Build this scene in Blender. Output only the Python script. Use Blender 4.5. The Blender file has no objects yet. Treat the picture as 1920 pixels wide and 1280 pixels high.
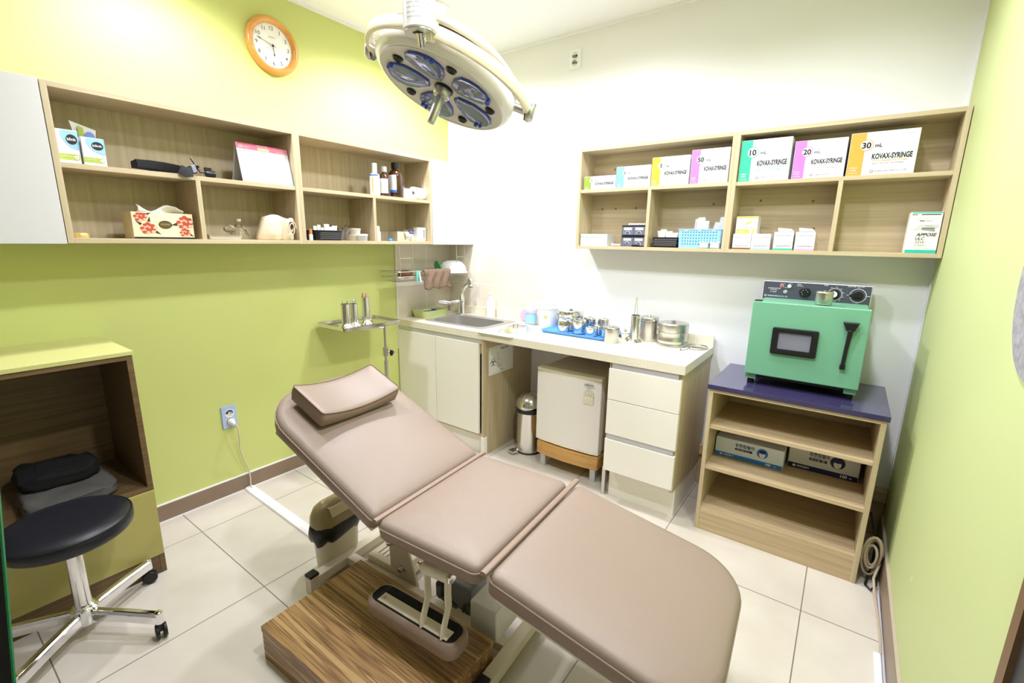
import bpy, bmesh, math, random
from mathutils import Vector, Matrix, Quaternion
random.seed(7)
scene = bpy.context.scene
COL = scene.collection
PI = math.pi
V = Vector
W, H = 2.944, 2.67            # room width and ceiling height
FRONT = -3.45                 # wall behind the camera

# ------------------------------------------------------------------ camera
cam = bpy.data.cameras.new('camera'); camo = bpy.data.objects.new('camera', cam); COL.objects.link(camo)
cr, cu, cf = V((.80842528, .58838282, .01594452)), V((-.13874397, .16416571, .97662671)), V((-.57201284, .79174192, -.21435028))
M = Matrix((cr, cu, -cf)).transposed().to_4x4(); M.translation = V((2.64859, -2.78331, 1.42166)); camo.matrix_world = M
cam.sensor_width = 36; cam.lens = 867.025 / 1920 * 36; cam.clip_start = .02; scene.camera = camo

# ------------------------------------------------------------------ world, lamps, exposure
wd = bpy.data.worlds.new('world'); scene.world = wd; wd.use_nodes = True
wd.node_tree.nodes['Background'].inputs[0].default_value = (1, 1, 1, 1)
wd.node_tree.nodes['Background'].inputs[1].default_value = .05
LIGHTS = [(.57, -.707, .95), (1.47, -.74, .6), (2.45, -.95, .45), (.46, -1.92, .62), (1.5, -1.72, 1.1), (2.4, -1.95, .75)]
LPOWER = 34
for i, (x, y, k) in enumerate(LIGHTS):
    l = bpy.data.lights.new('ceiling_lamp', 'SPOT'); l.shadow_soft_size = .06; l.spot_size = math.radians(158); l.spot_blend = .6; l.energy = LPOWER * k
    l.color = (.95, .97, 1.09)
    lo = bpy.data.objects.new('ceiling_lamp', l); COL.objects.link(lo); lo.location = (x, y, H - .03)
scene.view_settings.view_transform = 'Standard'; scene.view_settings.look = 'None'
scene.view_settings.gamma = 1; scene.view_settings.use_curve_mapping = False
scene.view_settings.exposure = 1.6

# ------------------------------------------------------------------ materials
def lin(c):
    f = lambda v: v / 12.92 if v <= .04045 else ((v + .055) / 1.055) ** 2.4
    return tuple(f(v / 255) for v in c) + (1,)
MATS = {}
def mat(name, rgb, rough=.5, metal=0, bump=0, bscale=200, trans=0, ior=1.45, emit=0, coat=0, var=0, vscale=3, alpha=1, spec=.5):
    if name in MATS: return MATS[name]
    m = bpy.data.materials.new(name); m.use_nodes = True; MATS[name] = m
    nt = m.node_tree; b = nt.nodes['Principled BSDF']
    b.inputs['Base Color'].default_value = lin(rgb); b.inputs['Roughness'].default_value = rough
    b.inputs['Metallic'].default_value = metal; b.inputs['IOR'].default_value = ior
    b.inputs['Transmission Weight'].default_value = trans; b.inputs['Coat Weight'].default_value = coat
    b.inputs['Specular IOR Level'].default_value = spec; b.inputs['Alpha'].default_value = alpha
    if emit: b.inputs['Emission Color'].default_value = lin(rgb); b.inputs['Emission Strength'].default_value = emit
    if bump or var:
        tc = nt.nodes.new('ShaderNodeTexCoord')
    if bump:
        n = nt.nodes.new('ShaderNodeTexNoise'); n.inputs['Scale'].default_value = bscale; n.inputs['Detail'].default_value = 3
        bp = nt.nodes.new('ShaderNodeBump'); bp.inputs['Strength'].default_value = bump; bp.inputs['Distance'].default_value = .002
        nt.links.new(tc.outputs['Object'], n.inputs['Vector']); nt.links.new(n.outputs['Fac'], bp.inputs['Height'])
        nt.links.new(bp.outputs['Normal'], b.inputs['Normal'])
    if var:
        n = nt.nodes.new('ShaderNodeTexNoise'); n.inputs['Scale'].default_value = vscale; n.inputs['Detail'].default_value = 6
        r = nt.nodes.new('ShaderNodeValToRGB'); c = lin(rgb)
        r.color_ramp.elements[0].position = .3; r.color_ramp.elements[1].position = .7
        r.color_ramp.elements[0].color = tuple(v * (1 - var) for v in c[:3]) + (1,)
        r.color_ramp.elements[1].color = tuple(min(1, v * (1 + var)) for v in c[:3]) + (1,)
        nt.links.new(tc.outputs['Object'], n.inputs['Vector']); nt.links.new(n.outputs['Fac'], r.inputs['Fac'])
        nt.links.new(r.outputs['Color'], b.inputs['Base Color'])
    return m
def wood(name, light, dark, axis, rough=.45, fine=60, bands=1.0):
    if name in MATS: return MATS[name]
    m = bpy.data.materials.new(name); m.use_nodes = True; MATS[name] = m
    nt = m.node_tree; b = nt.nodes['Principled BSDF']; b.inputs['Roughness'].default_value = rough
    tc = nt.nodes.new('ShaderNodeTexCoord'); mp = nt.nodes.new('ShaderNodeMapping')
    s = [fine] * 3; s['xyz'.index(axis)] = fine * .03; mp.inputs['Scale'].default_value = s
    n = nt.nodes.new('ShaderNodeTexNoise'); n.inputs['Scale'].default_value = bands; n.inputs['Detail'].default_value = 5; n.inputs['Distortion'].default_value = .3
    r = nt.nodes.new('ShaderNodeValToRGB')
    r.color_ramp.elements[0].position = .33; r.color_ramp.elements[0].color = lin(dark)
    r.color_ramp.elements[1].position = .66; r.color_ramp.elements[1].color = lin(light)
    nt.links.new(tc.outputs['Object'], mp.inputs['Vector']); nt.links.new(mp.outputs['Vector'], n.inputs['Vector'])
    nt.links.new(n.outputs['Fac'], r.inputs['Fac']); nt.links.new(r.outputs['Color'], b.inputs['Base Color'])
    return m
def zebra(name, axis='x'):
    m = wood(name, (190, 156, 106), (104, 74, 42), axis, .4, 48, 1.0)
    r = [n for n in m.node_tree.nodes if n.type == 'VALTORGB'][0].color_ramp
    e = r.elements.new(.45); e.color = lin((172, 134, 84)); e = r.elements.new(.52); e.color = lin((116, 82, 46)); e = r.elements.new(.57); e.color = lin((186, 150, 98))
    return m
def tiles(name, rgb, rgb2, joint, size, off, rough, plane='xy', mortar=.0016, var=4):
    m = bpy.data.materials.new(name); m.use_nodes = True; MATS[name] = m
    nt = m.node_tree; b = nt.nodes['Principled BSDF']; b.inputs['Roughness'].default_value = rough
    tc = nt.nodes.new('ShaderNodeTexCoord'); sp = nt.nodes.new('ShaderNodeSeparateXYZ'); cb = nt.nodes.new('ShaderNodeCombineXYZ')
    nt.links.new(tc.outputs['Object'], sp.inputs[0])
    for k, a in enumerate(plane):
        ad = nt.nodes.new('ShaderNodeMath'); ad.operation = 'SUBTRACT'; ad.inputs[1].default_value = off[k]
        nt.links.new(sp.outputs['XYZ'.index(a.upper())], ad.inputs[0]); nt.links.new(ad.outputs[0], cb.inputs[k])
    br = nt.nodes.new('ShaderNodeTexBrick'); br.offset = 0; br.squash = 1
    br.inputs['Scale'].default_value = 1; br.inputs['Mortar Size'].default_value = mortar; br.inputs['Mortar Smooth'].default_value = .1
    br.inputs['Brick Width'].default_value = size; br.inputs['Row Height'].default_value = size; br.inputs['Bias'].default_value = 0
    br.inputs['Mortar'].default_value = lin(joint)
    n = nt.nodes.new('ShaderNodeTexNoise'); n.inputs['Scale'].default_value = var; n.inputs['Detail'].default_value = 7
    r = nt.nodes.new('ShaderNodeValToRGB'); r.color_ramp.elements[0].position = .35; r.color_ramp.elements[1].position = .68
    r.color_ramp.elements[0].color = lin(rgb2); r.color_ramp.elements[1].color = lin(rgb)
    nt.links.new(tc.outputs['Object'], n.inputs['Vector']); nt.links.new(n.outputs['Fac'], r.inputs['Fac'])
    nt.links.new(cb.outputs[0], br.inputs['Vector']); nt.links.new(r.outputs['Color'], br.inputs['Color1']); nt.links.new(r.outputs['Color'], br.inputs['Color2'])
    nt.links.new(br.outputs['Color'], b.inputs['Base Color'])
    return m

GREEN = mat('green_wall_paint', (204, 211, 128), .6, bump=.05, bscale=150)
GREENR = mat('right_wall_paint', (196, 206, 144), .6, bump=.05, bscale=150)
WHITEW = mat('white_wall_paint', (236, 236, 238), .6, bump=.04, bscale=180)
CEIL = mat('ceiling_paint', (238, 238, 241), .7)
FLOOR = tiles('floor_tile', (214, 206, 194), (204, 195, 182), (122, 114, 104), .605, (.253, -.22), .28, mortar=.0021)
WTILE_L = tiles('splash_tile_left', (226, 216, 198), (220, 209, 190), (244, 242, 236), .298, (-.27, 1.082), .15, 'yz', .0025)
WTILE_B = tiles('splash_tile_back', (236, 228, 212), (230, 221, 204), (250, 249, 246), .298, (.006, 1.086), .15, 'xz', .0025)
OAKZ = wood('pale_oak_upright', (204, 188, 154), (186, 168, 132), 'z')
OAKX = wood('pale_oak_lengthways', (204, 188, 154), (186, 168, 132), 'x')
OAKY = wood('pale_oak_along_wall', (204, 188, 154), (186, 168, 132), 'y')
OAKXD = wood('oak_shelf_tan', (208, 186, 150), (186, 162, 126), 'x')
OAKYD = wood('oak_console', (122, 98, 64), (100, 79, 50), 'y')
ZEB = zebra('zebra_laminate')
CREAM = mat('cream_laminate', (246, 241, 230), .32)
DOORW = mat('white_laminate', (208, 206, 204), .35)
ALU = mat('aluminium_strip', (208, 208, 212), .4, .4)
COUNTER = mat('speckled_counter', (236, 228, 208), .3, var=.09, vscale=160)
STEEL = mat('polished_steel', (226, 225, 222), .17, 1)
SATIN = mat('satin_steel', (205, 203, 198), .3, 1)
SINKM = mat('sink_steel', (176, 172, 166), .4, .55)
CHROME = mat('chrome', (235, 235, 238), .05, 1)
LEATHER = mat('taupe_leather', (147, 129, 115), .42, bump=.18, bscale=420)
LEATHERS = mat('taupe_leather_side', (148, 126, 110), .45, bump=.18, bscale=420)
SEAM = mat('seam_thread', (166, 146, 131), .6)
CREAMM = mat('cream_enamel', (232, 222, 202), .35)
BLACKP = mat('black_plastic', (22, 22, 24), .4)
BLACKL = mat('black_vinyl', (28, 28, 34), .38, bump=.1, bscale=300)
BLACKF = mat('black_cloth', (20, 19, 20), .9, bump=.4, bscale=300)
GREYF = mat('grey_cloth', (92, 90, 87), .9, bump=.5, bscale=200)
WHITEP = mat('white_plastic', (242, 242, 240), .35)
WHITEC = mat('white_card', (228, 228, 228), .5)
PAPER = mat('white_paper', (246, 245, 240), .8)
CLEAR = mat('clear_plastic', (250, 250, 250), .08, trans=1, ior=1.25)
GLASS = mat('clear_glass', (250, 252, 250), .02, trans=1, ior=1.3)
INK = mat('black_ink', (26, 26, 31), .6)
INKG = mat('grey_ink', (112, 112, 118), .6)
NAVYINK = mat('navy_ink', (28, 24, 84), .5)
OVEN = mat('green_enamel', (118, 178, 145), .35)
NAVY = mat('navy_worktop', (60, 55, 92), .14, coat=.4)
PANELG = mat('graphite_panel', (74, 74, 86), .4)
BROWNB = mat('brown_skirting', (138, 118, 98), .4, var=.05, vscale=20)
MOLD = wood('beige_stone_skirting', (196, 172, 138), (182, 156, 122), 'x', .4, 30)

# ------------------------------------------------------------------ mesh builder
class B:
    def __init__(s, m=None):
        s.bm = bmesh.new(); s.ms = []; s.i = 0
        if m: s.m(m)
    def m(s, m):
        if m not in s.ms: s.ms.append(m)
        s.i = s.ms.index(m); return s
    def f(s, vs):
        try:
            fa = s.bm.faces.new(vs); fa.material_index = s.i; return fa
        except ValueError: return None
    def v(s, p): return s.bm.verts.new(p)
    def box(s, a, b, mx=None):
        x0, x1 = sorted((a[0], b[0])); y0, y1 = sorted((a[1], b[1])); z0, z1 = sorted((a[2], b[2]))
        c = [V((x, y, z)) for z in (z0, z1) for y in (y0, y1) for x in (x0, x1)]
        if mx: c = [mx @ p for p in c]
        q = [s.v(p) for p in c]
        for t in ((0, 2, 3, 1), (4, 5, 7, 6), (0, 1, 5, 4), (2, 6, 7, 3), (0, 4, 6, 2), (1, 3, 7, 5)): s.f([q[k] for k in t])
        return s
    def loft(s, rings, cap0=True, cap1=True, closed=True):
        R = [[s.v(p) for p in r] for r in rings]; n = len(R[0])
        for a, b in zip(R, R[1:]):
            for k in range(n if closed else n - 1):
                s.f([a[k], a[(k + 1) % n], b[(k + 1) % n], b[k]])
        if cap0: s.f(list(reversed(R[0])))
        if cap1: s.f(R[-1])
        return s
    def lathe(s, prof, c=(0, 0, 0), n=28, axis=(0, 0, 1), cap0=True, cap1=True):
        qt = V((0, 0, 1)).rotation_difference(V(axis).normalized()); c = V(c)
        rings = [[c + qt @ V((r * math.cos(2 * PI * k / n), r * math.sin(2 * PI * k / n), z)) for k in range(n)] for r, z in prof]
        return s.loft(rings, cap0 and prof[0][0] > 1e-6, cap1 and prof[-1][0] > 1e-6)
    def cyl(s, a, b, r, r2=None, n=20):
        a, b = V(a), V(b); d = b - a
        return s.lathe([(r, 0), (r if r2 is None else r2, d.length)], a, n, d)
    def tube(s, pts, r, n=10, closed=False, flat=None):
        pts = [V(p) for p in pts]; N = len(pts); rings = []; up = None
        for i, p in enumerate(pts):
            t = (pts[(i + 1) % N] - pts[i - 1]) if closed else (pts[min(i + 1, N - 1)] - pts[max(i - 1, 0)])
            t.normalize()
            if up is None: up = t.orthogonal().normalized() if flat is None else (V(flat) - t * V(flat).dot(t)).normalized()
            up = (up - t * up.dot(t)).normalized(); sd = t.cross(up)
            rr = r[i] if isinstance(r, (list, tuple)) else r
            rings.append([p + (up * math.cos(2 * PI * k / n) + sd * math.sin(2 * PI * k / n)) * rr for k in range(n)])
        if closed: rings.append(rings[0]); return s.loft_closed(rings[:-1])
        return s.loft(rings)
    def loft_closed(s, rings):
        R = [[s.v(p) for p in r] for r in rings]; n = len(R[0])
        for a, b in zip(R, R[1:] + R[:1]):
            for k in range(n): s.f([a[k], a[(k + 1) % n], b[(k + 1) % n], b[k]])
        return s
    def sweep(s, pts, sect, up):          # rectangular or other section swept along a path; sect = [(side, up)]
        pts = [V(p) for p in pts]; rings = []
        for i, p in enumerate(pts):
            t = (pts[min(i + 1, len(pts) - 1)] - pts[max(i - 1, 0)]).normalized(); u = (V(up) - t * V(up).dot(t)).normalized(); sd = t.cross(u)
            rings.append([p + sd * a + u * b for a, b in sect])
        return s.loft(rings)
    def prism(s, poly, mx, h):           # polygon in local XY of mx, extruded along local +Z by h
        lo = [mx @ V((x, y, 0)) for x, y in poly]; hi = [mx @ V((x, y, h)) for x, y in poly]
        return s.loft([lo, hi])
    def poly(s, pts): s.f([s.v(V(p)) for p in pts]); return s
    def flat(s, fr, poly, m, e=.0006):    # flat printed shape on a frame fr
        s.m(m); s.poly([fr(x, y, e) for x, y in poly]); return s
    def rect(s, fr, x0, y0, x1, y1, m, e=.0006): return s.flat(fr, [(x0, y0), (x1, y0), (x1, y1), (x0, y1)], m, e)
    def disc(s, fr, cx, cy, rx, ry, m, e=.0008, n=28): return s.flat(fr, [(cx + rx * math.cos(2 * PI * k / n), cy + ry * math.sin(2 * PI * k / n)) for k in range(n)], m, e)
    def text(s, fr, txt, x, y, h, m, e=.0012, w=None, align='LEFT', shear=0, bold=0):
        s.m(m); V2, F2 = glyphs(txt, shear, bold)
        if not V2: return s
        xs = [p[0] for p in V2]; ys = [p[1] for p in V2]
        k = h / .73; kx = k if w is None else w / max(1e-6, max(xs) - min(xs))
        wd_ = (max(xs) - min(xs)) * kx; ox = x - (0 if align == 'LEFT' else wd_ / 2)
        q = [s.v(fr(ox + (p[0] - min(xs)) * kx, y + p[1] * k, e)) for p in V2]
        for t in F2: s.f([q[i] for i in t])
        return s
    def sphere(s, c, r, n=16, sc=(1, 1, 1)):
        c = V(c); k = n // 2
        rings = [[c + V((r * sc[0] * math.sin(PI * i / k) * math.cos(2 * PI * j / n), r * sc[1] * math.sin(PI * i / k) * math.sin(2 * PI * j / n), -r * sc[2] * math.cos(PI * i / k))) for j in range(n)] for i in range(1, k)]
        R = [[s.v(p) for p in rr] for rr in rings]
        for a, b in zip(R, R[1:]):
            for j in range(n): s.f([a[j], a[(j + 1) % n], b[(j + 1) % n], b[j]])
        t0, t1 = s.v(c + V((0, 0, -r * sc[2]))), s.v(c + V((0, 0, r * sc[2])))
        for j in range(n): s.f([t0, R[0][(j + 1) % n], R[0][j]]); s.f([t1, R[-1][j], R[-1][(j + 1) % n]])
        return s
GC = {}
def glyphs(txt, shear, bold):
    k = (txt, shear, bold)
    if k not in GC:
        c = bpy.data.curves.new('t', 'FONT'); c.body = txt; c.size = 1; c.shear = shear; c.offset = bold; c.resolution_u = 3
        o = bpy.data.objects.new('t', c); COL.objects.link(o)
        dg = bpy.context.evaluated_depsgraph_get(); dg.update(); e = o.evaluated_get(dg); me = e.to_mesh()
        GC[k] = ([tuple(v.co[:2]) for v in me.vertices], [tuple(p.vertices) for p in me.polygons])
        e.to_mesh_clear(); bpy.data.objects.remove(o); bpy.data.curves.remove(c)
    return GC[k]
def frame(o, r, u):                       # surface frame: origin, right, up -> f(x, y, lift)
    o, r, u = V(o), V(r).normalized(), V(u).normalized(); n = r.cross(u)
    return lambda x, y, e=0: o + r * x + u * y + n * e

# ------------------------------------------------------------------ objects
ORG = {}
def thing(name, loc, label, cat, group=None, rot=0):
    o = bpy.data.objects.new(name, None); COL.objects.link(o); o.location = loc; o.rotation_euler = (0, 0, rot)
    o.empty_display_size = .05
    o['label'] = label; o['category'] = cat
    if group: o['group'] = group
    ORG[o.name] = V(loc); return o
def build(name, b, org=V((0, 0, 0)), smooth=40, bevel=0, seg=2, sub=0, solid=0):
    bmesh.ops.recalc_face_normals(b.bm, faces=b.bm.faces[:])
    b.bm.transform(Matrix.Translation(-V(org)))
    me = bpy.data.meshes.new(name); b.bm.to_mesh(me); b.bm.free()
    for m in b.ms: me.materials.append(m)
    if smooth:
        me.polygons.foreach_set('use_smooth', [True] * len(me.polygons)); me.set_sharp_from_angle(angle=math.radians(smooth))
    o = bpy.data.objects.new(name, me); COL.objects.link(o)
    if solid: md = o.modifiers.new('s', 'SOLIDIFY'); md.thickness = solid; md.offset = 0
    if bevel: md = o.modifiers.new('b', 'BEVEL'); md.width = bevel; md.segments = seg; md.limit_method = 'ANGLE'; md.angle_limit = math.radians(35)
    if sub: md = o.modifiers.new('u', 'SUBSURF'); md.levels = sub; md.render_levels = sub
    return o
def part(name, b, parent, label=None, local=False, **k):   # a part; mesh given in world (default) or local coordinates
    org = V((0, 0, 0)) if local else ORG[parent.name]
    o = build(name, b, org, **k); o.parent = parent; ORG[o.name] = ORG[parent.name]
    if label: o['label'] = label
    return o
def single(name, b, loc, label, cat, group=None, local=False, rot=0, **k):   # a thing that is one mesh
    o = build(name, b, V((0, 0, 0)) if local else V(loc), **k); o.location = loc; o.rotation_euler = (0, 0, rot)
    o['label'] = label; o['category'] = cat
    if group: o['group'] = group
    ORG[o.name] = V(loc); return o
def struct(name, b, **k):
    o = build(name, b, **k); o['kind'] = 'structure'; return o
def copy_thing(o, loc, label, rot=0):
    c = o.copy(); COL.objects.link(c); c.location = loc; c.rotation_euler = (0, 0, rot); c['label'] = label
    for ch in list(o.children):
        d = ch.copy(); COL.objects.link(d); d.parent = c
        for g in list(ch.children):
            e = g.copy(); COL.objects.link(e); e.parent = d
    return c
def rrect(x0, y0, x1, y1, r, n=6):
    p = []
    rs = r if isinstance(r, (list, tuple)) else (r,) * 4
    for (cx, cy, a), q in zip(((x1, y1, 0), (x0, y1, 90), (x0, y0, 180), (x1, y0, 270)), rs):
        px = cx - q if cx == x1 else cx + q; py = cy - q if cy == y1 else cy + q
        for k in range(n + 1):
            t = math.radians(a + 90 * k / n); p.append((px + q * math.cos(t), py + q * math.sin(t)))
    return p

def dense(P, step):
    out = []
    for (x0, y0), (x1, y1) in zip(P, P[1:] + P[:1]):
        n = max(1, int(math.hypot(x1 - x0, y1 - y0) / step))
        out += [(x0 + (x1 - x0) * k / n, y0 + (y1 - y0) * k / n) for k in range(n)]
    return out

# ================================================================== setting
struct('floor', B(FLOOR).box((-.1, FRONT - .1, -.06), (W + .1, .1, 0)), smooth=0)
struct('ceiling', B(CEIL).box((-.1, FRONT - .1, H), (W + .1, .1, H + .06)), smooth=0)
struct('wall_left', B(GREEN).box((-.1, FRONT, 0), (0, 0, H)), smooth=0)
struct('wall_back', B(WHITEW).box((-.1, 0, 0), (W + .1, .1, H)), smooth=0)
struct('wall_right', B(GREENR).box((W, FRONT, 0), (W + .1, 0, H)), smooth=0)
struct('wall_front', B(mat('front_wall_paint', (130, 124, 116), .7)).box((-.1, FRONT - .1, 0), (W + .1, FRONT, H)), smooth=0)
b = B(BROWNB).box((0, FRONT, 0), (.012, -.56, .088)); b.m(WHITEP).box((0, FRONT, .088), (.010, -.56, .094)); b.m(WHITEP).box((.012, FRONT, 0), (.016, -.56, .005))
struct('baseboard_left', b, smooth=0)
b = B(BROWNB).box((W - .012, FRONT, 0), (W, -.05, .13)); b.m(mat('skirting_lip', (182, 168, 150), .5)).box((W - .010, FRONT, .13), (W, -.05, .132))
struct('baseboard_right', b, smooth=0)
b = B(MOLD).box((.83, -.03, 0), (W, 0, .19)).box((.83, -.05, .19), (W, 0, .25)); struct('baseboard_back', b, smooth=0, bevel=.004)
struct('trim_1', B(WTILE_L).box((0, -.56, .84), (.009, 0, 1.378)), smooth=0)
struct('trim_2', B(WTILE_B).box((.009, -.009, .84), (.894, 0, 1.378)), smooth=0)
struct('trim_3', B(WHITEP).box((0, -.566, .62), (.012, -.56, 1.378)), smooth=0)
struct('trim_4', B(WHITEW).box((W - .004, -.022, .26), (W, 0, H)), smooth=0)
struct('trim_5', B(CEIL).box((0, FRONT, H - .012), (.02, 0, H)).box((0, -.02, H - .012), (W, 0, H)).box((W - .02, FRONT, H - .012), (W, 0, H)), smooth=0)

LENS = mat('lamp_lens', (255, 250, 240), .4, emit=12)
rowname = {0: 'above the sink corner by the clock wall', 1: 'above the middle of the white wall', 2: 'near the white wall and right green wall',
           3: 'near the clock wall above the tray stand side', 4: 'above the head of the treatment chair', 5: 'above the foot of the treatment chair'}
for i, (x, y, k) in enumerate(LIGHTS):
    t = thing('ceiling_light', (x, y, H), 'round recessed ceiling light ' + rowname[i], 'light', 'recessed ceiling lights')
    part('trim_ring', B(WHITEP).lathe([(.095, 0), (.095, -.006), (.075, -.009), (.072, -.002)], n=32, cap0=False, cap1=False), t, local=True)
    part('lens', B(LENS).lathe([(.074, -.001), (.074, -.004)], n=32), t, local=True)

# ================================================================== wall units
def open_unit(name, o, rx, ux, w, d, h, tk, mid, divs, mv, ms, mb, label):
    """open shelf unit; o = lower corner on the wall, rx = along wall, ux = out from the wall"""
    o, rx, ux = V(o), V(rx), V(ux); t = thing(name, o, label, 'shelf')
    def bx(m, a0, a1, d0, d1, z0, z1): return B(m).box(o + rx * a0 + ux * d0 + V((0, 0, z0)), o + rx * a1 + ux * d1 + V((0, 0, z1)))
    for a in (0, w - tk): part('side_panel', bx(mv, a, a + tk, 0, d, 0, h), t, smooth=0, bevel=.0008)
    part('top_panel', bx(ms, tk, w - tk, 0, d, h - tk, h), t, smooth=0, bevel=.0008)
    part('bottom_panel', bx(ms, tk, w - tk, 0, d, 0, tk), t, smooth=0, bevel=.0008)
    part('shelf_board', bx(ms, tk, w - tk, .012, d - .003, mid - tk, mid), t, smooth=0, bevel=.0008)
    for a in divs: part('divider', bx(mv, a, a + tk, .012, d - .003, tk, mid - tk), t, smooth=0, bevel=.0008)
    part('back_panel', bx(mb, tk, w - tk, .004, .012, tk, h - tk), t, smooth=0)
    return t
ZB, ZT, DL = 1.383, 1.947, .259
ua = open_unit('open_wall_shelf', (0, -2.328, ZB), (0, 1, 0), (1, 0, 0), .934, DL, ZT - ZB, .019, 1.675 - ZB, [.454], OAKZ, OAKY, OAKZ, 'oak wall shelf unit on the green wall holding the calendar and tissue box')
ub = open_unit('open_wall_shelf', (0, -1.394, ZB), (0, 1, 0), (1, 0, 0), .954, DL, ZT - ZB, .019, 1.675 - ZB, [.468], OAKZ, OAKY, OAKZ, 'oak wall shelf unit holding the brown bottles next to the white corner cupboard')
for (n, y0, y1, lb) in (('a', -3.3, -2.330, 'white wall cupboard at the near end of the green wall shelves'), ('b', -.438, -.002, 'white corner wall cupboard hanging over the sink')):
    t = thing('wall_cupboard', (0, (y0 + y1) / 2, ZB), lb, 'cupboard')
    part('body', B(DOORW).box((0, y0, ZB), (DL - .018, y1, ZT)), t, smooth=0)
    part('door', B(DOORW).box((DL - .017, y0 + .001, ZB - .002), (DL + .002, y1 - .001, ZT)), t, smooth=0, bevel=.001)
# small cam screws on the rear panels
SCREW = mat('screw_cap', (200, 186, 150), .4)
for u_, y, z in ((ua, -2.2, 1.865), (ua, -1.78, 1.83), (ub, -1.02, 1.83), (ub, -.62, 1.80)): part('screw_cap', B(SCREW).lathe([(.006, 0), (.006, .002)], (.012, y, z), 12, (1, 0, 0)), u_)
DS, SB, ST = .184, 1.376, 1.955
va = open_unit('open_wall_shelf', (1.243, 0, SB), (1, 0, 0), (0, -1, 0), .864, DS, ST - SB, .018, 1.722 - SB, [.436], OAKZ, OAKX, OAKX, 'oak wall shelf unit on the white wall with the four smaller syringe boxes')
vb = open_unit('open_wall_shelf', (2.107, 0, SB), (1, 0, 0), (0, -1, 0), .834, DS, ST - SB, .018, 1.720 - SB, [.441], OAKZ, OAKX, OAKX, 'oak wall shelf unit beside the right green wall with three large syringe boxes')
PEG = mat('wood_plug', (150, 110, 60), .6)
for u, pts in ((va, ((1.33, 1.62), (1.42, 1.62), (1.55, 1.62), (1.99, 1.63), (1.4, 1.85))), (vb, ((2.22, 1.64), (2.45, 1.63), (2.47, 1.5)))):
    for x, z in pts: part('screw_plug', B(PEG).lathe([(.006, 0), (.006, .002)], (x, -.012, z), 10, (0, -1, 0)), u)

# ================================================================== clock
CLX, CLY, CLZ = 0, -1.338, 2.401
t = thing('wall_clock', (0, CLY, CLZ), 'round wall clock in an orange wooden frame high on the green wall', 'clock')
HONEY = wood('honey_wood', (226, 168, 88), (206, 140, 62), 'y', .25, 20)
part('frame', B(HONEY).lathe([(.136, 0), (.140, .012), (.136, .024), (.126, .032), (.118, .032), (.108, .024), (.104, .014)], (.001, CLY, CLZ), 56, (1, 0, 0), cap1=False), t)
b = B(PAPER).lathe([(.108, 0), (.108, .002)], (.011, CLY, CLZ), 48, (1, 0, 0))
fr = frame((.013, CLY, CLZ), (0, 1, 0), (0, 0, 1))
DIALINK = mat('dial_ink', (92, 92, 98), .6)
for k in range(1, 13):
    a = PI / 2 - 2 * PI * k / 12; b.text(fr, str(k), .084 * math.cos(a), .084 * math.sin(a) - .009, .019, DIALINK, align='C', bold=.004)
b.text(fr, 'QUARTZ', 0, .038, .006, INKG, align='C')
part('dial', b, t, smooth=0)
def hand(nm, ang, ln, tail, w, e, m):
    a = PI / 2 - 2 * PI * ang; d = V((math.cos(a), math.sin(a))); n_ = V((-d.y, d.x)); bb = B(m)
    P = [d * -tail + n_ * w * .6, d * -tail - n_ * w * .6, d * ln * .72 - n_ * w * .5, d * ln * .8 - n_ * w * 1.6, d * ln, d * ln * .8 + n_ * w * 1.6, d * ln * .72 + n_ * w * .5]
    bb.loft([[fr(p.x, p.y, e) for p in P], [fr(p.x, p.y, e + .0012) for p in P]]); part(nm, bb, t, smooth=0)
hand('hour_hand', 5.79 / 12, .052, .01, .0022, .004, INK); hand('minute_hand', 47.5 / 60, .088, .014, .0016, .006, INK); hand('second_hand', 40 / 60, .05, .028, .0005, .008, INKG)
part('hand_pin', B(INK).lathe([(.004, 0), (.004, .011)], (.013, CLY, CLZ), 12, (1, 0, 0)), t)

# ================================================================== sockets
def socket(o, r, u, w, h, plate, label):
    n = V(r).cross(V(u)); t = thing('wall_socket', o, label, 'socket'); fr = frame(o, r, u)
    P = rrect(-w / 2, -h / 2, w / 2, h / 2, .006, 4); b = B(plate)
    b.loft([[fr(x, y, 0) for x, y in P], [fr(x, y, .007) for x, y in P], [fr(x * .95, y * .97, .010) for x, y in P]])
    part('cover_plate', b, t)
    for cy in (h * .17, -h * .19):
        c = fr(0, cy, .010); bb = B(WHITEP).lathe([(.023, 0), (.0235, .003), (.020, .003), (.019, -.004)], c, 28, n, cap1=False)
        bb.m(mat('socket_grey', (200, 196, 186), .5)).lathe([(.0195, 0), (.0195, .0008)], fr(0, cy, .0085), 24, n)
        bb.m(BLACKP)
        for sx in (-.0085, .0085): bb.lathe([(.003, 0), (.003, .001)], fr(sx, cy, .0092), 10, n)
        part('outlet', bb, t)
    return fr, t
frB, tb = socket((1.089, 0, 2.518), (1, 0, 0), (0, 0, 1), .078, .112, WHITEP, 'white double wall socket high on the white back wall')
BLUEPL = mat('pale_blue_plate', (176, 196, 232), .4)
frL, tl = socket((0, -1.757, .452), (0, 1, 0), (0, 0, 1), .076, .125, BLUEPL, 'pale blue double wall socket low on the green wall')
CORD = mat('beige_cord', (214, 198, 176), .5)
t = thing('power_cord', (.02, -1.752, .425), 'beige plug and cord hanging from the pale blue wall socket', 'cord')
part('plug', B(WHITEP).lathe([(.017, 0), (.017, .012), (.012, .026), (.006, .040)], (.011, -1.757, .428), 20, (1, .15, -.25)), t)
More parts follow.
